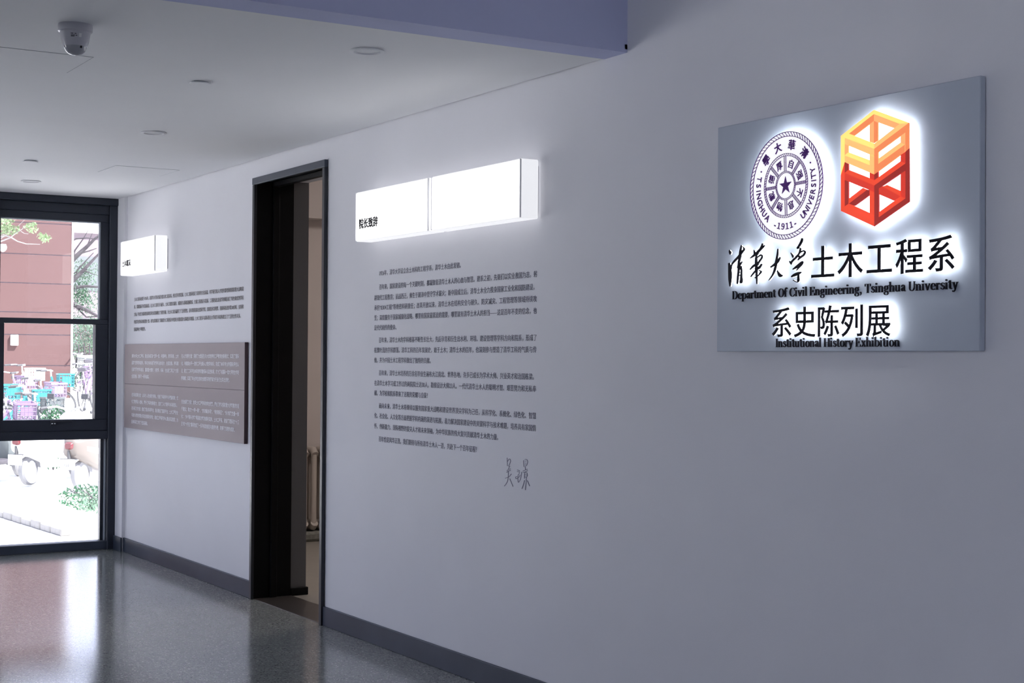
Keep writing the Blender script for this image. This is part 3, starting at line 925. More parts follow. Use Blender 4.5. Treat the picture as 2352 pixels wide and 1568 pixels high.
# ---- round seal
CX, CZ, RR = 7.266, 1.957, 0.1725
seal = MB().lathe([(0.0005, LF - LT), (RR, LF - LT), (RR, LF), (0.0005, LF)], CX, CZ, 96, axis='y').build('seal', 'seal_face', sign)
seal['label'] = 'round white seal with purple rope rings, star and inscriptions'
MB().lathe([(0.0005, LF + 0.0004), (RR * 0.985, LF + 0.0004), (RR * 0.985, LF + 0.003), (0.0005, LF + 0.003)], CX, CZ, 64, axis='y').build('led_backing', 'led_disc', seal)
YA, YB = LF - LT - 0.0022, LF - LT - 0.0002


def polar(r_, a):
    return (CX + RR * r_ * math.cos(math.radians(a)), CZ + RR * r_ * math.sin(math.radians(a)))


def rope(mb, r0, r1, n, lw, slant):
    mb.annulus(CX, CZ, RR * r0, RR * (r0 + lw), YA, YB)
    mb.annulus(CX, CZ, RR * (r1 - lw), RR * r1, YA, YB)
    for i in range(n):
        a = 360 * i / n
        L, R = [], []
        for j in range(6):
            t = j / 5
            rr = r0 + lw * 0.5 + (r1 - r0 - lw) * t
            da = slant * (0.5 - 0.5 * math.cos(math.pi * t))
            hw = lw * 0.5 / rr * 57.3
            L.append(polar(rr, a + da + hw))
            R.append(polar(rr, a + da - hw))
        mb.strip(L, R, YA, YB)


mb = MB()
rope(mb, 0.905, 0.995, 78, 0.011, 3.6)
mb.build('rope_ring', 'purple', seal)
mb = MB()
rope(mb, 0.545, 0.598, 72, 0.008, 3.2)
mb.build('rope_ring', 'purple', seal)
mb = MB()
rope(mb, 0.235, 0.272, 48, 0.006, 4.0)
mb.build('rope_ring', 'purple', seal)
for k in range(8):
    a = 92.0 - 45.6 * 0 - 45 * k
    mb = MB()
    ca, sa = math.cos(math.radians(a)), math.sin(math.radians(a))
    g = lambda u, v: (CX + RR * (u * ca - v * sa), CZ + RR * (u * sa + v * ca))
    for v in (-0.026, 0.026):
        mb.strip([g(0.272, v - 0.003), g(0.546, v - 0.003)], [g(0.272, v + 0.003), g(0.546, v + 0.003)], YA, YB)
    for i in range(11):
        u = 0.28 + 0.024 * i
        mb.strip([g(u, -0.026), g(u + 0.012, 0.026)], [g(u + 0.006, -0.026), g(u + 0.018, 0.026)], YA, YB)
    mb.build('spoke', 'purple', seal)
mb = MB()
mb.plate([polar(0.172 if i % 2 == 0 else 0.066, 92 + 36 * i) for i in range(10)], YA, YB)
mb.build('star', 'purple', seal)


def seal_char(mb, c, r_, a, size, inward=False, bold=0.02, sx=1.0):
    vs, fs = text_mesh(c, size, 0, 0.5, 3)
    mx0, mx1 = min(v[0] for v in vs), max(v[0] for v in vs)
    my0, my1 = min(v[1] for v in vs), max(v[1] for v in vs)
    ox, oy = (mx0 + mx1) / 2, (my0 + my1) / 2
    if ord(c) < 255:
        oy = 0.35 * size
    px_, pz = polar(r_, a)
    q = math.radians(a - 90 if not inward else a + 90)
    cq, sq = math.cos(q), math.sin(q)
    b_ = bold * size
    for q_, (ex, ey) in enumerate(((0, 0),) if not bold else ((b_, 0), (-b_, 0), (0, b_), (0, -b_))):
        for_v = []
        for v in vs:
            x, y = (v[0] - ox) * sx + ex, v[1] - oy + ey
            for_v.append((px_ + x * cq - y * sq, (YA + YB) / 2 - v[2] * 0.002 - q_ * 0.00012, pz + x * sq + y * cq))
        mb.add(for_v, fs)


def one_char(name, *a, **k):
    mb = MB()
    seal_char(mb, *a, **k)
    mb.build(name, 'purple', seal)


for c, a in zip('清華大學', (47.4, 77.4, 106.6, 135.7)):
    one_char('inscription_character', c, 0.752, a, RR * 0.20, bold=0.025)
for a in (28.1, 154.5):
    p = polar(0.752, a)
    MB().plate([(p[0] + 0.0028 * math.cos(i * math.pi / 5), p[1] + 0.0028 * math.sin(i * math.pi / 5)) for i in range(10)], YA, YB).build('inscription_dot', 'purple', seal)
for word, a0, a1 in (('TSINGHUA', 165.7, 228.6), ('-１９１１-', 248.4, 290.3), ('UNIVERSITY', 309.2, 376.2)):
    adv = {'I': 0.55, '-': 0.85}
    ws = [adv.get(c, 1.0) for c in word]
    cum = [sum(ws[:i]) + ws[i] / 2 for i in range(len(ws))]
    for c, u in zip(word, cum):
        a = a0 + (a1 - a0) * (u - cum[0]) / (cum[-1] - cum[0])
        one_char('inscription_letter', c, 0.752, a, RR * (0.175 if ord(c) < 255 else 0.155), inward=True, bold=0.014, sx=0.92)
for c, a in zip('自强不息物載德厚', (68.7, 22.8, -23.2, -67.5, -112, -156, 159.0, 114.2)):
    one_char('motto_character', c, 0.41, a, RR * 0.17, bold=0.008)

# ---- orange frame emblem (flat cut-out drawn as an open tower)
EM = {'yel': (1.0, 0.62, 0.16), 'lor': (1.0, 0.50, 0.17), 'mor': (1.0, 0.42, 0.16), 'ora': (0.95, 0.27, 0.10), 'red': (0.95, 0.075, 0.03), 'mrd': (0.72, 0.045, 0.025), 'drk': (0.34, 0.025, 0.02)}
for k, c in EM.items():
    mat('emblem_' + k, c, 0.4, spec=0.3, emis=c, estr={'yel': 1.15, 'lor': 0.9, 'mor': 0.85}.get(k, 0.75))  # paler facets glow more, standing in for the overexposed halo
POLYS = [
    ('yel', [(540, 112), (155, 415), (200, 437), (250, 388), (540, 160)]), ('ora', [(540, 160), (540, 240), (315, 412), (250, 388)]),
    ('yel', [(540, 112), (945, 262), (840, 275), (540, 160)]), ('mor', [(540, 160), (840, 275), (775, 325), (540, 240)]),
    ('mor', [(490, 278), (540, 240), (540, 500), (490, 482)]), ('ora', [(540, 240), (587, 259), (587, 468), (540, 500)]),
    ('yel', [(250, 388), (545, 505), (543, 565), (200, 437)]), ('lor', [(200, 437), (543, 565), (543, 655), (490, 630), (245, 528), (197, 510)]),
    ('lor', [(545, 505), (840, 275), (945, 262), (543, 565)]), ('ora', [(543, 565), (945, 262), (945, 345), (905, 375), (590, 605), (543, 640)]),
    ('yel', [(155, 415), (200, 437), (200, 720), (155, 870)]), ('mor', [(200, 510), (245, 528), (245, 605), (200, 640)]),
    ('yel', [(200, 640), (245, 605), (490, 697), (490, 752)]), ('lor', [(200, 640), (490, 750), (490, 840), (200, 718)]),
    ('lor', [(490, 628), (543, 650), (543, 862), (490, 840)]), ('ora', [(543, 640), (590, 605), (590, 830), (543, 862)]),
    ('lor', [(590, 680), (850, 490), (900, 515), (590, 740)]), ('ora', [(590, 740), (900, 515), (900, 600), (590, 830)]),
    ('mor', [(850, 415), (905, 375), (905, 518), (850, 490)]), ('ora', [(905, 375), (945, 345), (947, 560), (905, 600)]),
    ('drk', [(905, 600), (947, 560), (950, 1180), (905, 1140)]),
    ('red', [(155, 870), (200, 720), (200, 1235), (155, 1285)]), ('drk', [(200, 718), (245, 740), (245, 808), (200, 845)]),
    ('red', [(200, 845), (245, 808), (490, 905), (543, 930), (543, 990)]), ('mrd', [(200, 845), (543, 990), (543, 1070), (490, 1045), (245, 945), (200, 925)]),
    ('red', [(543, 930), (850, 708), (903, 735), (543, 990)]), ('drk', [(543, 990), (903, 735), (905, 820), (850, 855), (600, 1025), (543, 1070)]),
    ('mrd', [(850, 637), (905, 600), (905, 735), (850, 708)]),
    ('mrd', [(490, 840), (543, 862), (543, 930), (490, 908)]), ('drk', [(543, 862), (590, 830), (590, 898), (543, 932)]),
    ('red', [(490, 1045), (543, 1068), (543, 1380), (490, 1355)]), ('drk', [(543, 1068), (597, 1028), (597, 1360), (543, 1400)]),
    ('red', [(245, 1145), (412, 1018), (462, 1038), (245, 1203)]), ('drk', [(245, 1203), (462, 1038), (490, 1045), (490, 1103), (320, 1228)]),
    ('red', [(640, 1003), (690, 983), (852, 1055), (852, 1118)]), ('mrd', [(597, 1020), (640, 1003), (852, 1118), (775, 1168), (597, 1092)]),
    ('mrd', [(850, 855), (905, 820), (905, 1140), (850, 1120)]), ('drk', [(200, 925), (245, 945), (245, 1203), (200, 1237)]),
    ('red', [(200, 1235), (250, 1200), (490, 1310), (490, 1355)]), ('red', [(155, 1285), (200, 1235), (543, 1375), (543, 1465)]),
    ('red', [(597, 1300), (850, 1118), (905, 1140), (597, 1358)]), ('drk', [(543, 1398), (905, 1140), (950, 1180), (543, 1465)]),
]
em = thing('emblem', (7.66, LF, 1.83))
em.parent = sign
em.location = Vector(em['_o']) - Vector(sign['_o'])
em['label'] = 'orange and red open tower emblem'
backing = MB()
for c, poly in POLYS:
    P = [wl(1900 + x / 5.059, 230 + y / 5.059, -0.055) for x, y in poly]
    MB().plate(P, LF - LT, LF).build('facet', 'emblem_' + c, em)
    backing.plate(P, LF + 0.0004, LF + 0.003)
backing.build('led_backing', 'led_disc', em)

# ------------------------------------------------------------------ ceiling fittings
def downlight(x, y, label):
    t = thing('downlight', (x, y, H), label, 'downlight', 'recessed downlights in the corridor ceiling')
    MB().lathe([(0.064, H - 0.0005), (0.066, H - 0.004), (0.060, H - 0.007), (0.050, H - 0.006), (0.048, H - 0.001)], x, y, 40).build('trim_ring', 'ceiling_paint', t, smooth=True)
    MB().lathe([(0.049, H - 0.001), (0.046, H - 0.0015), (0.0005, H - 0.002)], x, y, 40).build('reflector', 'ceiling_paint', t, smooth=True)


downlight(5.82, -0.833, 'white recessed downlight above the joined light boxes')
downlight(3.36, -0.845, 'white recessed downlight in the ceiling outside the doorway')
downlight(0.80, -0.836, 'white recessed downlight closest to the window header')
for x, y, lab in ((4.85, -1.135, 'small round white cover plate on the ceiling near the camera dome'), (1.856, -1.098, 'small round white cover plate on the ceiling towards the window')):
    t = thing('ceiling_cover', (x, y, H), lab, 'cover plate', 'round cover plates on the ceiling')
    MB().lathe([(0.0005, H), (0.036, H), (0.036, H - 0.005), (0.0005, H - 0.005)], x, y, 32).build('shadow_collar', 'gasket', t)
    MB().lathe([(0.0005, H - 0.005), (0.043, H - 0.005), (0.042, H - 0.009), (0.0005, H - 0.0105)], x, y, 32).build('cover_disc', 'ceiling_paint', t, smooth=True)
for x0, x1, y0, y1, lab in ((4.75, 5.13, -2.06, -1.66, 'square ceiling access panel beside the dome camera'), (1.555, 1.935, -0.613, -0.217, 'square ceiling access panel over the taupe panel')):
    t = thing('access_panel', ((x0 + x1) / 2, (y0 + y1) / 2, H), lab, 'access panel', 'ceiling access panels')
    MB().box(x0 + 0.003, x1 - 0.003, y0 + 0.003, y1 - 0.003, H - 0.0015, H).build('panel_leaf', 'ceiling_paint', t)
    fr_ = MB()
    fr_.box(x0, x1, y0, y0 + 0.0015, H - 0.001, H).box(x0, x1, y1 - 0.0015, y1, H - 0.001, H).box(x0, x0 + 0.0015, y0, y1, H - 0.001, H).box(x1 - 0.0015, x1, y0, y1, H - 0.001, H)
    fr_.build('frame_edge', 'gasket', t)

DXc, DYc = 5.655, -1.874
dc = thing('dome_camera', (DXc, DYc, H), 'white security dome camera hanging from the ceiling', 'security camera')
MB().lathe([(0.0005, H), (0.058, H), (0.059, H - 0.009), (0.058, H - 0.024), (0.054, H - 0.027), (0.0005, H - 0.027)], DXc, DYc, 40).build('mounting_ring', 'white_plastic', dc, smooth=True)
body = MB().lathe([(0.052, H - 0.026), (0.0505, H - 0.036), (0.046, H - 0.060), (0.0405, H - 0.076), (0.0005, H - 0.076)], DXc, DYc, 40).build('body_shell', 'white_plastic', dc, smooth=True)
MB().lathe([(0.040, H - 0.0745), (0.038, H - 0.082), (0.033, H - 0.092), (0.024, H - 0.100), (0.012, H - 0.105), (0.0005, H - 0.106)], DXc, DYc, 40).build('lens_dome', 'dome_glossy', dc, smooth=True)
vd = (CAM - Vector((DXc, DYc, H)))
va = math.atan2(vd.y, vd.x)


def on_body(a, z, r_):
    return (DXc + r_ * math.cos(va + a), DYc + r_ * math.sin(va + a), z)


def body_r(z):
    return 0.0505 - (H - 0.036 - z) * 0.1875


mb = MB()
for a0, a1, z in ((-0.30, -0.12, H - 0.0390), (-0.05, 0.08, H - 0.0395), (-0.30, -0.02, H - 0.0450), (0.02, 0.14, H - 0.0455), (-0.30, -0.05, H - 0.0485)):
    n = 5
    vs = []
    for i in range(n + 1):
        a = a0 + (a1 - a0) * i / n
        for dz in (0.0011, -0.0011):
            vs.append(on_body(a, z + dz, body_r(z + dz) + 0.0006))
    mb.add(vs, [(2 * i, 2 * i + 1, 2 * i + 3, 2 * i + 2) for i in range(n)])
mb.build('printed_marks', 'black_print', body)
mb = MB()
vs = [on_body(a, z, body_r(z) + 0.0005) for a, z in ((0.26, H - 0.037), (0.44, H - 0.037), (0.44, H - 0.050), (0.26, H - 0.050))]
mb.add(vs, [(0, 3, 2, 1)]).build('sticker', 'plate_white', body)
p = on_body(0.55, H - 0.081, 0.037)
MB().lathe([(0.0005, p[2] - 0.004), (0.0035, p[2] - 0.004), (0.0045, p[2]), (0.0035, p[2] + 0.004), (0.0005, p[2] + 0.004)], p[0], p[1], 12).build('screw_hole', 'black_print', dc)
#@@EXTERIOR@@
# ------------------------------------------------------------------ outdoors
GX, GZ, GK = -9.0, -0.49, 0.0545


def gz(x):
    return GZ if x > GX else (GZ + GK * (GX - x) if x > -26 else GZ + GK * 17)


def ground_pt(px, py, z):
    d = ray(px, py)
    return CAM + d * ((z - CAM.z) / d.z)


g = MB()
xs_ = [-0.14, -4, GX, -13, -17, -21, -26, -90]
vs = []
for x in xs_:
    vs += [(x, -45, gz(x)), (x, 60, gz(x))]
g.add(vs, [(2 * i, 2 * i + 1, 2 * i + 3, 2 * i + 2) for i in range(len(xs_) - 1)])
struct(g.build('ground', 'pale_paving', origin=(0, 0, 0)), 'sunlit pale paving outside the window', 'ground')
g = MB().box(-0.14, 15.15, -45, -5.75, -0.6, -0.5).build('ground', 'pale_paving')
struct(g, 'paving outside the lobby window', 'ground')
struct(MB().box(-0.14, 0, -5.75, 0.33, -0.5, 0.0).box(-0.14, BX, -5.75, -5.7, -0.5, 0).box(-0.14, 15.15, -6.9, -6.85, -0.5, 0).build('wall_plinth', 'kerb_stone'), 'plinth under the building', 'wall')

# red building across the yard
bz = gz(-25.4) - 0.02
bd = thing('red_building', (-28, -8, bz), 'dull red rendered building with thin horizontal joints outside the window', 'building')
FX = -25.4
c168 = CAM + ray(167.2, 700) * ((FX - CAM.x) / ray(167.2, 700).x)
FY = c168.y
MB().box(FX - 9, FX - 0.03, -32, FY - 0.01, bz, 6.3).build('core_wall', 'joint_grey', bd)
zj = []
for y in (584, 650.5, 717, 768.5, 839, 906):
    r_ = ray(85, y)
    zj.append((CAM + r_ * ((FX - CAM.x) / r_.x)).z)
zs_ = [6.3, 5.8, 5.1, 4.55] + zj + [zj[-1] - 0.6, bz]
zs_ = sorted(set(z for z in zs_ if z >= bz), reverse=True)
for a, b_ in zip(zs_[:-1], zs_[1:]):
    if a - b_ > 0.05:
        MB().box(FX - 0.04, FX, -32, FY - 0.04, b_ + 0.011, a - 0.011).build('render_band', 'red_render', bd)
MB().box(FX - 0.05, FX + 0.012, FY - 0.04, FY + 0.005, bz, 6.3).build('corner_bead', 'white_trim', bd)
r_ = ray(32, 781)
p = CAM + r_ * ((FX - CAM.x) / r_.x)
bx_ = thing('wall_box', tuple(p), 'small white junction box fixed to the red building', 'box')
MB().bbox(FX, FX + 0.09, p.y - 0.085, p.y + 0.085, p.z - 0.125, p.z + 0.125, 0.012).build('housing', 'white_trim', bx_)
MB().bbox(FX + 0.09, FX + 0.10, p.y - 0.062, p.y + 0.062, p.z - 0.10, p.z + 0.10, 0.004).build('cover', 'white_paint', bx_)
r_ = ray(2, 571)
p = CAM + r_ * ((FX - CAM.x) / r_.x)
wl_ = thing('wall_lamp', tuple(p), 'round white lamp on the red building at the left frame edge', 'lamp')
MB().tube([(FX, p.y, p.z + 0.05), (FX + 0.18, p.y, p.z + 0.08)], 0.03).build('bracket', 'dark_metal', wl_)
MB().lathe([(0.0005, p.z + 0.10), (0.07, p.z + 0.09), (0.09, p.z + 0.03), (0.085, p.z - 0.02), (0.05, p.z - 0.07), (0.0005, p.z - 0.09)], FX + 0.2, p.y, 20).build('globe', 'white_paint', wl_, smooth=True)

# far brick building behind the trees
fb = thing('brick_building', (-62, 18, 0.4), 'pale brick building far behind the trees', 'building')
MB().box(-70, -60, 8, 40, 0.43, 7.2).build('wall', 'far_brick', fb)
MB().box(-70.3, -59.8, 7.8, 40.2, 7.2, 7.5).build('parapet', 'white_trim', fb)
for i in range(6):
    for j in range(2):
        MB().box(-60.0, -59.95, 13.2 + i * 2.6, 14.6 + i * 2.6, 1.6 + j * 2.9, 3.2 + j * 2.9).build('window', 'cover_grey', fb)


def leaves(mb, c, rad, n, size, rnd):
    for _ in range(n):
        while True:
            q = Vector((rnd.uniform(-1, 1), rnd.uniform(-1, 1), rnd.uniform(-1, 1)))
            if q.length < 1:
                break
        p_ = Vector(c) + Vector((q.x * rad[0], q.y * rad[1], q.z * rad[2]))
        u = Vector((rnd.uniform(-1, 1), rnd.uniform(-1, 1), rnd.uniform(-1, 1))).normalized()
        v = u.orthogonal().normalized()
        s_ = size * rnd.uniform(0.6, 1.3)
        mb.add([p_ - u * s_, p_ + v * s_ * 0.45, p_ + u * s_, p_ - v * s_ * 0.45], [(0, 1, 2, 3)])


def branch_px(mb, pts, depth, r0, r1):
    P = [away(x, y, depth) for x, y in pts]
    n = len(P)
    mb.tube(P, [r0 + (r1 - r0) * i / (n - 1) for i in range(n)], 6)


rnd = random.Random(3)
# leafy branch reaching in from the left
t = thing('tree', (-9.6, -1.2, gz(-9.6)), 'pale barked young tree whose leafy branch crosses the top left of the window', 'tree')
b0 = Vector((-9.6, -1.2, gz(-9.6)))
k = MB()
k.tube([b0, b0 + Vector((0, 0.05, 1.4)), b0 + Vector((0.05, 0.15, 2.6)), b0 + Vector((0.05, 0.2, 4.6))], [0.07, 0.06, 0.045, 0.02], 8)
k.tube([b0 + Vector((0.05, 0.15, 2.6)), away(-60, 555, 20), away(0, 543, 20)], [0.03, 0.018, 0.014], 6)
branch_px(k, [(0, 543), (14, 541), (27, 546), (40, 554), (60, 560), (92, 561)], 20, 0.012, 0.004)
branch_px(k, [(0, 555), (25, 545), (38, 534), (50, 527), (58, 517)], 20.0, 0.010, 0.004)
branch_px(k, [(0, 536), (14, 541), (25, 546)], 20.05, 0.008, 0.005)
branch_px(k, [(48, 531), (56, 536), (65, 537)], 20, 0.005, 0.003)
branch_px(k, [(0, 549), (40, 521), (56, 505)], 20.2, 0.006, 0.003)
k.build('trunk', 'pale_bark', t, smooth=True)
f_ = MB()
for px_, py_, r_, n in ((8, 508, 0.12, 70), (22, 505, 0.07, 25), (6, 525, 0.10, 50), (24, 527, 0.10, 60), (36, 526, 0.06, 25), (66, 521, 0.06, 26), (75, 526, 0.07, 30), (73, 516, 0.05, 16), (97, 542, 0.06, 30), (105, 548, 0.07, 34), (-40, 520, 0.3, 120), (-50, 480, 0.5, 160)):
    leaves(f_, away(px_, py_, 20), (r_ * 1.1, r_ * 1.15, r_ * 0.8), int(n * 1.3), 0.026, rnd)
leaves(f_, b0 + Vector((0, 0, 4.4)), (0.7, 0.5, 0.9), 400, 0.04, rnd)
f_.build('foliage', 'leaf_pale', t)

# dark branching tree behind the corner of the red building
t = thing('tree', tuple(Vector((*away(140, 700, 43).xy, gz(-33)))), 'dark branched tree spreading out from behind the red building corner', 'tree')
k = MB()
q0 = away(140, 700, 43)
k.tube([(q0.x, q0.y, gz(-33)), q0, away(146, 600, 43), away(150, 480, 43)], [0.24, 0.2, 0.15, 0.06], 8)
for pts, r0 in (([(142, 660), (169, 643), (192, 620), (206, 605), (220, 590), (240, 570)], 0.075), ([(144, 620), (165, 598), (182, 582), (200, 566), (216, 550), (235, 535)], 0.09), ([(142, 665), (178, 659), (200, 657), (222, 659), (240, 655)], 0.06),
                ([(141, 690), (172, 700), (196, 710), (218, 722), (240, 735)], 0.09), ([(165, 600), (172, 575), (190, 550), (203, 528)], 0.03), ([(169, 643), (178, 620), (196, 600), (215, 580)], 0.035), ([(182, 582), (205, 576), (222, 570)], 0.03),
                ([(150, 560), (175, 548), (200, 546), (222, 549)], 0.03), ([(192, 620), (210, 628), (225, 632)], 0.02), ([(172, 700), (182, 712), (198, 728), (222, 727)], 0.035), ([(141, 650), (170, 628), (184, 610)], 0.02),
                ([(200, 566), (208, 545), (214, 530)], 0.02), ([(144, 830), (175, 832), (195, 845), (215, 868), (230, 900)], 0.08), ([(150, 815), (190, 812), (222, 820)], 0.03)):
    branch_px(k, pts, 43, r0, r0 * 0.3)
k.build('trunk', 'bark', t, smooth=True)
for nm, lst in (('leaf_mint', ((176, 620, .35, 130), (195, 650, .4, 150), (176, 680, .3, 100), (212, 615, .25, 70), (190, 695, .3, 100), (195, 730, .4, 130), (215, 690, .3, 80))), ('leaf_green', ((188, 690, .25, 80), (178, 665, .25, 70), (195, 640, .25, 60), (185, 675, .2, 60)))):
    f_ = MB()
    for px_, py_, r_, n in lst:
        leaves(f_, away(px_, py_, 43.2), (r_, r_ * 1.2, r_), n * 2, 0.034, rnd)
    f_.build('foliage', nm, t)

# bushy trees and shrubs beyond
for lab, nmain, nsec, lst, dep in (
        ('bright mint foliage of a bushy tree beside the red building corner', 'leaf_mint', 'leaf_pink', ((180, 775, .55, 320), (205, 770, .5, 300), (190, 800, .6, 340), (214, 800, .45, 240), (178, 820, .4, 180), (205, 830, .5, 260), (222, 760, .5, 200)), 47),
        ('dense dark green shrub below the bushy mint tree', 'leaf_green', 'leaf_dark', ((183, 855, .35, 260), (198, 868, .35, 260), (215, 850, .35, 200), (180, 878, .3, 150), (212, 880, .3, 160)), 45)):
    base = away(198, 900, dep)
    t = thing('bushy_tree', (base.x, base.y, gz(base.x)), lab, 'tree')
    k = MB()
    for j in range(4):
        k.tube([(base.x, base.y + 0.08 * j, gz(base.x)), away(185 + 10 * j, 850, dep), away(180 + 13 * j, 790, dep)], [0.06, 0.04, 0.015], 6)
    k.build('stem', 'bark', t, smooth=True)
    for nm, q in ((nmain, 1.0), (nsec, 0.45)):
        f_ = MB()
        for px_, py_, r_, n in lst:
            leaves(f_, away(px_, py_, dep), (r_, r_ * 1.2, r_), int(n * q * 2.2), 0.036, rnd)
        f_.build('foliage', nm, t)


# ---- bicycles
def make_bike(name, paint, basket_mat):
    root = thing(name, (0, 0, 0))
    R_ = 0.305
    for wx in (-0.52, 0.52):
        wh = MB()
        n = 28
        ring = [(wx + R_ * math.cos(2 * math.pi * i / n), 0, R_ + 0.01 + R_ * math.sin(2 * math.pi * i / n)) for i in range(n + 1)]
        wh.tube(ring, 0.019, 6, caps=False)
        tyre = wh.build('wheel', 'rubber', root, smooth=True)
        spk = MB()
        for i in range(12):
            a = 2 * math.pi * i / 12
            spk.tube([(wx, 0.02 * (-1) ** i, R_ + 0.01), (wx + R_ * 0.95 * math.cos(a), 0, R_ + 0.01 + R_ * 0.95 * math.sin(a))], 0.003, 4)
        spk.tube([(wx, -0.05, R_ + 0.01), (wx, 0.05, R_ + 0.01)], 0.025, 8)
        spk.build('spokes', 'chrome', tyre)
        fd = MB()
        pts = [(wx + 0.34 * math.cos(a), 0, R_ + 0.01 + 0.34 * math.sin(a)) for a in [math.radians(15 + 12 * i) for i in range(13)]]
        for a, b_ in zip(pts[:-1], pts[1:]):
            fd.add([(a[0], -0.03, a[2]), (a[0], 0.03, a[2]), (b_[0], 0.03, b_[2]), (b_[0], -0.03, b_[2])], [(0, 1, 2, 3)])
        fd.build('mudguard', paint, root)
    fr2 = MB()
    for a, b_, r_ in (((0.36, 0, 0.82), (-0.10, 0, 0.32), 0.032), ((0.38, 0, 0.72), (-0.10, 0, 0.28), 0.022), ((-0.10, 0, 0.29), (-0.24, 0, 0.74), 0.022), ((-0.10, 0.04, 0.29), (-0.52, 0.05, 0.315), 0.012),
                      ((-0.10, -0.04, 0.29), (-0.52, -0.05, 0.315), 0.012), ((-0.2, 0.02, 0.62), (-0.52, 0.05, 0.315), 0.010), ((-0.2, -0.02, 0.62), (-0.52, -0.05, 0.315), 0.010),
                      ((0.35, 0, 0.92), (0.42, 0, 0.64), 0.022), ((0.42, 0.045, 0.64), (0.52, 0.05, 0.315), 0.014), ((0.42, -0.045, 0.64), (0.52, -0.05, 0.315), 0.014)):
        fr2.tube([a, b_], r_, 8)
    fr2.bbox(0.40, 0.44, -0.055, 0.055, 0.62, 0.66, 0.01)
    fr2.build('frame', paint, root, smooth=True)
    MB().tube([(-0.24, 0, 0.70), (-0.27, 0, 0.86)], 0.014, 8).build('seat_post', 'chrome', root)
    sd = MB()
    secs = [(-0.40, 0.085, 0.87, 0.93), (-0.36, 0.105, 0.85, 0.945), (-0.30, 0.10, 0.855, 0.945), (-0.22, 0.06, 0.87, 0.94), (-0.14, 0.03, 0.885, 0.935), (-0.10, 0.018, 0.895, 0.925)]
    loft(sd, secs)
    sd.build('saddle', 'saddle_grey', root, smooth=True)
    hb = MB()
    hb.tube([(0.35, 0, 0.90), (0.34, 0, 1.02)], 0.016, 8)
    hb.tube([(0.20, -0.29, 1.04), (0.30, -0.24, 1.05), (0.36, -0.1, 1.03), (0.36, 0.1, 1.03), (0.30, 0.24, 1.05), (0.20, 0.29, 1.04)], 0.012, 8)
    h = hb.build('handlebar', 'chrome', root, smooth=True)
    for sgn in (-1, 1):
        MB().tube([(0.10, 0.31 * sgn, 1.03), (0.22, 0.285 * sgn, 1.04)], 0.019, 8).build('grip', 'rubber', h, smooth=True)
    bk = MB()
    x0, x1, yy, z0, z1 = 0.48, 0.76, 0.17, 0.72, 0.98

    def bar(a, b_):
        bk.tube([a, b_], 0.0085, 4)
    for z in (z0, z0 + 0.065, z0 + 0.13, z0 + 0.195):
        for a, b_ in (((x0, -yy, z), (x1, -yy, z)), ((x1, -yy, z), (x1, yy, z)), ((x1, yy, z), (x0, yy, z)), ((x0, yy, z), (x0, -yy, z))):
            bar(a, b_)
    for i in range(6):
        x = x0 + (x1 - x0) * i / 5
        bar((x, -yy, z0), (x, -yy, z1)); bar((x, yy, z0), (x, yy, z1)); bar((x, -yy, z0), (x, yy, z0))
        y = -yy + 2 * yy * i / 5
        bar((x0, y, z0), (x0, y, z1)); bar((x1, y, z0), (x1, y, z1))
    bk.box(x0 - 0.015, x1 + 0.015, -yy - 0.015, -yy + 0.01, z1 - 0.03, z1).box(x0 - 0.015, x1 + 0.015, yy - 0.01, yy + 0.015, z1 - 0.03, z1)
    bk.box(x0 - 0.015, x0 + 0.01, -yy, yy, z1 - 0.03, z1).box(x1 - 0.01, x1 + 0.015, -yy, yy, z1 - 0.03, z1)
    bk.box(x0 + 0.06, x1 - 0.06, -yy - 0.005, -yy + 0.005, z0 + 0.06, z0 + 0.2)
    bk.build('basket', basket_mat, root)
    cr = MB()
    cr.lathe([(0.0005, -0.04), (0.09, -0.04), (0.09, -0.034), (0.0005, -0.034)], -0.10, 0.29, 20, axis='y')
    cr.tube([(-0.10, -0.05, 0.29), (-0.02, -0.06, 0.14), (-0.02, -0.13, 0.14)], 0.011, 6)
    cr.tube([(-0.10, 0.05, 0.29), (-0.18, 0.06, 0.44), (-0.18, 0.13, 0.44)], 0.011, 6)
    cr.build('crankset', 'rubber', root)
    rk = MB().box(-0.72, -0.40, -0.06, 0.06, 0.68, 0.695).tube([(-0.70, 0.05, 0.68), (-0.52, 0.05, 0.32)], 0.006, 5).tube([(-0.70, -0.05, 0.68), (-0.52, -0.05, 0.32)], 0.006, 5)
    rk.build('rear_rack', 'chrome', root)
    return root


def loft(mb, secs, n=12):      # sections along x: (x, half width, z0, z1), softly rounded
    k = len(mb.v)
    for x, hw, z0, z1 in secs:
        cz, hz = (z0 + z1) / 2, (z1 - z0) / 2
        for j in range(n):
            a = 2 * math.pi * (j + 0.5) / n
            c, s_ = math.cos(a), math.sin(a)
            e = 0.55
            mb.v.append((x, hw * math.copysign(abs(c) ** e, c), cz + hz * math.copysign(abs(s_) ** e, s_)))
    for i in range(len(secs) - 1):
        for j in range(n):
            mb.f.append((k + i * n + j, k + i * n + (j + 1) % n, k + (i + 1) * n + (j + 1) % n, k + (i + 1) * n + j))
    mb.f.append(tuple(k + j for j in range(n))[::-1])
    mb.f.append(tuple(k + (len(secs) - 1) * n + j for j in range(n)))


BIKES = {'teal': make_bike('bicycle', 'teal_paint', 'teal_paint'), 'lilac': make_bike('bicycle', 'lilac_paint', 'lilac_paint'), 'white': make_bike('bicycle', 'white_paint', 'white_paint'), 'grey': make_bike('bicycle', 'cover_grey', 'cover_grey')}
used = set()


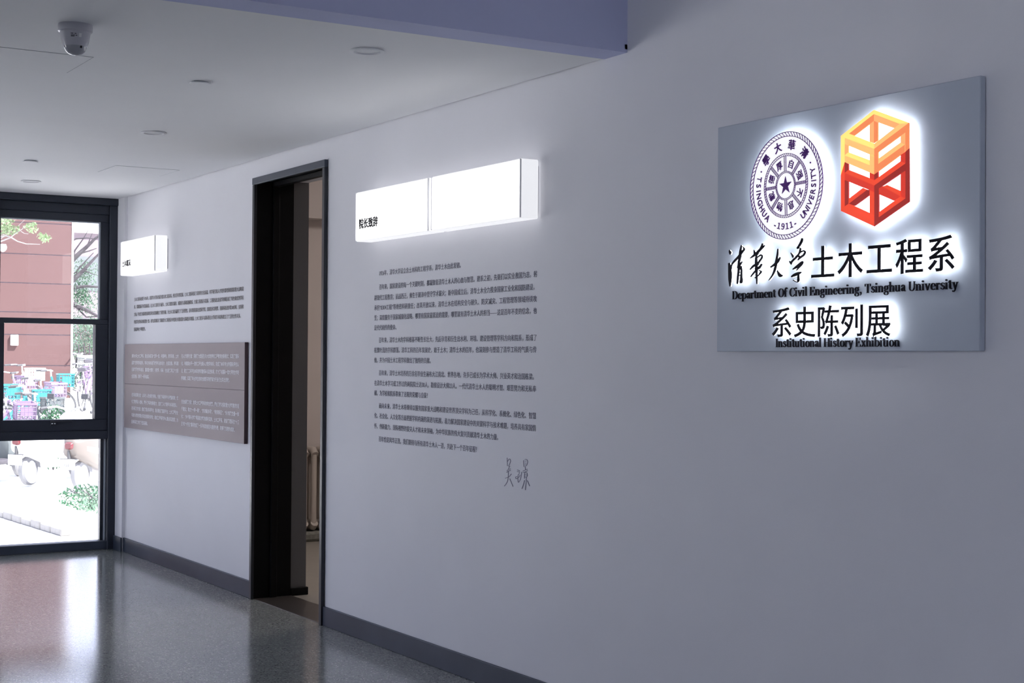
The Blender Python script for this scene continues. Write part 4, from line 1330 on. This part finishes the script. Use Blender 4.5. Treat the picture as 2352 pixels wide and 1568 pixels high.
def put_bike(col, px_, py_, dep, ang, label, lean=0.0):
    p_ = away(px_, py_, dep)
    a = math.radians(ang)
    o_ = BIKES[col]
    if col in used:
        o_ = copy_tree(o_)
    used.add(col)
    bxx, byy = p_.x - 0.62 * math.cos(a), p_.y - 0.62 * math.sin(a)
    o_.location = (bxx, byy, gz(bxx) + 0.005)
    o_.rotation_euler = (math.radians(lean), 0, a)
    tag(o_, label, 'bicycle', 'bicycles parked outside the window')


put_bike('teal', 150, 880, 30.0, 84, 'teal bicycle whose basket stands highest at the red building edge')
put_bike('lilac', 125, 895, 27.6, 97, 'lilac bicycle in the middle of the row, basket below the highest teal one', 3)
put_bike('teal', 96, 918, 25.6, 80, 'teal bicycle with its basket just left of the lilac basket', -3)
put_bike('white', 80, 852, 31.6, 100, 'white bicycle rearmost in the row against the red building')
put_bike('lilac', 55, 958, 23.1, 86, 'lilac bicycle nearest the window, basket low above the sash rail', 4)
put_bike('grey', 120, 940, 24.2, 90, 'grey bicycle with a dark basket in front of the teal ones')
put_bike('lilac', 60, 878, 29.2, 108, 'lilac bicycle partly hidden behind the saddles on the left')
put_bike('teal', 22, 922, 26.7, 90, 'teal bicycle cut by the left window frame')
put_bike('grey', 184, 938, 36.5, 170, 'grey bicycle with a tall basket right of the building edge', 5)
put_bike('white', 206, 915, 40.0, 100, 'white bicycle in the far heap under the shrubs')
put_bike('lilac', 220, 950, 33.5, 150, 'lilac bicycle at the right edge of the window glass', -4)
put_bike('white', 190, 908, 41.5, 80, 'white bicycle furthest back under the shrubs', 5)
put_bike('white', 215, 928, 37.5, -75, 'white bicycle in the far heap nearest the right jamb', -6)


# ---- electric scooters
def make_scooter(paint, panel, box=False, apron=False, number=''):
    root = thing('electric_scooter', (0, 0, 0))
    for wx in (-0.58, 0.62):
        wh = MB().lathe([(0.13, -0.045), (0.19, -0.05), (0.215, -0.025), (0.215, 0.025), (0.19, 0.05), (0.13, 0.045), (0.13, -0.045)], wx, 0.216, 24, axis='y')
        w_ = wh.build('wheel', 'tyre_grey', root, smooth=True)
        MB().lathe([(0.0005, -0.03), (0.13, -0.03), (0.13, 0.03), (0.0005, 0.03)], wx, 0.216, 16, axis='y').build('hub', 'chrome', w_)
    b_ = MB()
    loft(b_, [(-0.90, 0.05, 0.56, 0.68), (-0.86, 0.11, 0.47, 0.72), (-0.70, 0.16, 0.40, 0.75), (-0.40, 0.17, 0.30, 0.76), (-0.16, 0.14, 0.24, 0.72), (-0.08, 0.12, 0.22, 0.60)])
    b_.build('rear_body', paint, root, smooth=True)
    b_ = MB()
    loft(b_, [(-0.70, 0.165, 0.52, 0.63), (-0.40, 0.178, 0.45, 0.60), (-0.2, 0.152, 0.36, 0.52)])
    b_.build('side_panel', panel, root, smooth=True)
    b_ = MB()
    loft(b_, [(-0.12, 0.13, 0.22, 0.31), (0.1, 0.15, 0.22, 0.29), (0.36, 0.14, 0.24, 0.32)])
    b_.build('floorboard', panel, root, smooth=True)
    b_ = MB()
    loft(b_, [(0.30, 0.10, 0.26, 0.40), (0.34, 0.19, 0.28, 0.90), (0.40, 0.20, 0.32, 0.98), (0.48, 0.15, 0.45, 1.00), (0.56, 0.06, 0.62, 0.92)])
    b_.build('front_shield', paint, root, smooth=True)
    b_ = MB()
    loft(b_, [(0.40, 0.06, 0.42, 0.46), (0.62, 0.075, 0.43, 0.475), (0.80, 0.06, 0.36, 0.41)])
    b_.build('front_mudguard', paint, root, smooth=True)
    MB().tube([(0.42, 0.0, 0.9), (0.54, 0.0, 0.5), (0.62, 0.07, 0.22)], 0.022, 8).tube([(0.54, 0, 0.5), (0.62, -0.07, 0.22)], 0.022, 8).build('fork', 'chrome', root, smooth=True)
    b_ = MB()
    loft(b_, [(-0.72, 0.12, 0.74, 0.80), (-0.66, 0.145, 0.73, 0.84), (-0.35, 0.15, 0.73, 0.83), (-0.10, 0.10, 0.71, 0.79), (-0.04, 0.06, 0.71, 0.76)])
    b_.build('seat', 'cream_paint' if box else 'saddle_grey', root, smooth=True)
    h = MB().tube([(0.26, -0.34, 1.04), (0.36, -0.2, 1.06), (0.42, 0, 1.0), (0.36, 0.2, 1.06), (0.26, 0.34, 1.04)], 0.016, 8).build('handlebar', 'chrome', root, smooth=True)
    for sg_ in (-1, 1):
        MB().tube([(0.20, 0.36 * sg_, 1.03), (0.29, 0.31 * sg_, 1.045)], 0.022, 8).build('grip', 'rubber', h, smooth=True)
        mr = MB().tube([(0.36, 0.2 * sg_, 1.05), (0.34, 0.27 * sg_, 1.20)], 0.006, 6)
        mr.bbox(0.325, 0.345, 0.22 * sg_, 0.34 * sg_, 1.17, 1.25, 0.008)
        mr.build('mirror', 'rubber', h)
    tl = MB()
    loft(tl, [(-0.925, 0.045, 0.585, 0.655), (-0.90, 0.065, 0.57, 0.67), (-0.86, 0.07, 0.56, 0.68)])
    tl.build('tail_light', 'tail_red', root, smooth=True)
    pl = MB().bbox(-0.925, -0.915, -0.11, 0.11, 0.30, 0.44, 0.003).build('number_plate', 'plate_white', root)
    if number:
        vs_, fs_ = text_mesh(number, 0.055, 0.001, 0.0005)
        MB().add([(-0.9262 - v[2], 0.055 - v[0], 0.345 + v[1]) for v in vs_], fs_).build('plate_number', 'saddle_grey', pl)
    MB().box(-0.92, -0.90, -0.118, 0.118, 0.438, 0.448).box(-0.915, -0.86, -0.01, 0.01, 0.40, 0.56).build('plate_bracket', 'rubber', root)
    rm = MB()
    loft(rm, [(-0.88, 0.055, 0.36, 0.40), (-0.70, 0.07, 0.43, 0.47), (-0.50, 0.07, 0.44, 0.48)])
    rm.build('rear_mudguard', panel, root, smooth=True)
    if box:
        tb = MB()
        loft(tb, [(-0.98, 0.15, 0.84, 1.08), (-0.95, 0.18, 0.82, 1.12), (-0.68, 0.18, 0.82, 1.13), (-0.64, 0.15, 0.84, 1.08)])
        tb.build('top_box', paint, root, smooth=True)
    if apron:
        for r in range(3):
            for c in range(2):
                q = MB()
                loft(q, [(0.70 - 0.05 * r, 0.0, 0.50 + 0.2 * r, 0.70 + 0.2 * r), (0.66 - 0.05 * r, 0.13, 0.49 + 0.2 * r, 0.69 + 0.2 * r), (0.60 - 0.05 * r, 0.12, 0.50 + 0.2 * r, 0.68 + 0.2 * r)])
                for i in range(len(q.v)):
                    q.v[i] = (q.v[i][0], q.v[i][1] + 0.26 * c - 0.13, q.v[i][2])
                q.build('quilted_apron', 'cover_grey', root, smooth=True)
    return root


def put_scooter(o_, px_, py_, dep, ang, label, off=0.9):
    p_ = away(px_, py_, dep)
    a = math.radians(ang)
    bxx, byy = p_.x + off * math.cos(a), p_.y + off * math.sin(a)
    o_.location = (bxx, byy, gz(bxx) + 0.003)
    o_.rotation_euler = (0, 0, a)
    tag(o_, label, 'scooter', 'electric scooters parked outside the window')


put_scooter(make_scooter('cream_paint', 'white_paint', number='1551'), 157, 1100, 20.3, 132, 'beige electric scooter with white panels nearest the right window jamb')
put_scooter(make_scooter('white_paint', 'white_paint'), 36, 1092, 20.6, 132, 'white electric scooter standing left of the beige one')
put_scooter(make_scooter('cover_grey', 'saddle_grey', apron=True), -66, 1085, 20.9, -48, 'grey electric scooter with a quilted front apron at the left frame edge', -0.6)


# ---- low planting and kerb
def shrub(px_, py_, dep, rad, n, nm, label):
    p_ = away(px_, py_, dep)
    z0 = gz(p_.x)
    t_ = thing('low_shrub', (p_.x, p_.y, z0), label, 'shrub', 'low shrubs by the scooters')
    k_ = MB()
    for j in range(6):
        a = j * 1.05
        k_.tube([(p_.x, p_.y, z0), (p_.x + 0.3 * rad[0] * math.cos(a), p_.y + 0.3 * rad[1] * math.sin(a), z0 + rad[2]), (p_.x + 0.7 * rad[0] * math.cos(a), p_.y + 0.7 * rad[1] * math.sin(a), z0 + 1.6 * rad[2])], [0.012, 0.009, 0.004], 5)
    k_.build('stem', 'bark', t_)
    f2 = MB()
    leaves(f2, (p_.x, p_.y, z0 + rad[2]), rad, int(n * 1.5), 0.027, rnd)
    f2.build('foliage', nm, t_)


shrub(122, 1100, 22.8, (0.18, 0.26, 0.50), 1100, 'leaf_green', 'green shrub rising between the white and the beige scooter')
shrub(208, 1150, 18.6, (0.25, 0.40, 0.16), 350, 'leaf_green', 'green shrub under the beige scooter near the right jamb')
shrub(232, 1165, 18.2, (0.22, 0.35, 0.18), 300, 'leaf_mint', 'pale green shrub tight against the right window jamb')

ka, kb = ground_pt(-40, 1172, GZ), ground_pt(152, 1231, GZ)
dv = kb - ka
nk = 9
ang = math.atan2(dv.y, dv.x)
kerb = thing('kerb', tuple(ka), 'low pale kerb of stones crossing the paving outside', 'kerb')
ul = dv.length / nk
base_k = None
for i in range(nk):
    s_ = MB().bbox(0.012, ul - 0.012, -0.06, 0.06, 0, 0.085 + 0.012 * math.sin(i * 2.3), 0.012)
    o_ = s_.build('kerb_stone', 'kerb_stone', None, origin=(0, 0, 0))
    o_.parent = kerb
    o_.location = tuple(dv * (i / nk))
    o_.rotation_euler = (0, 0, ang + 0.01 * math.sin(i * 4.1))

for o_ in bpy.data.objects:
    if '_o' in o_:
        del o_['_o']
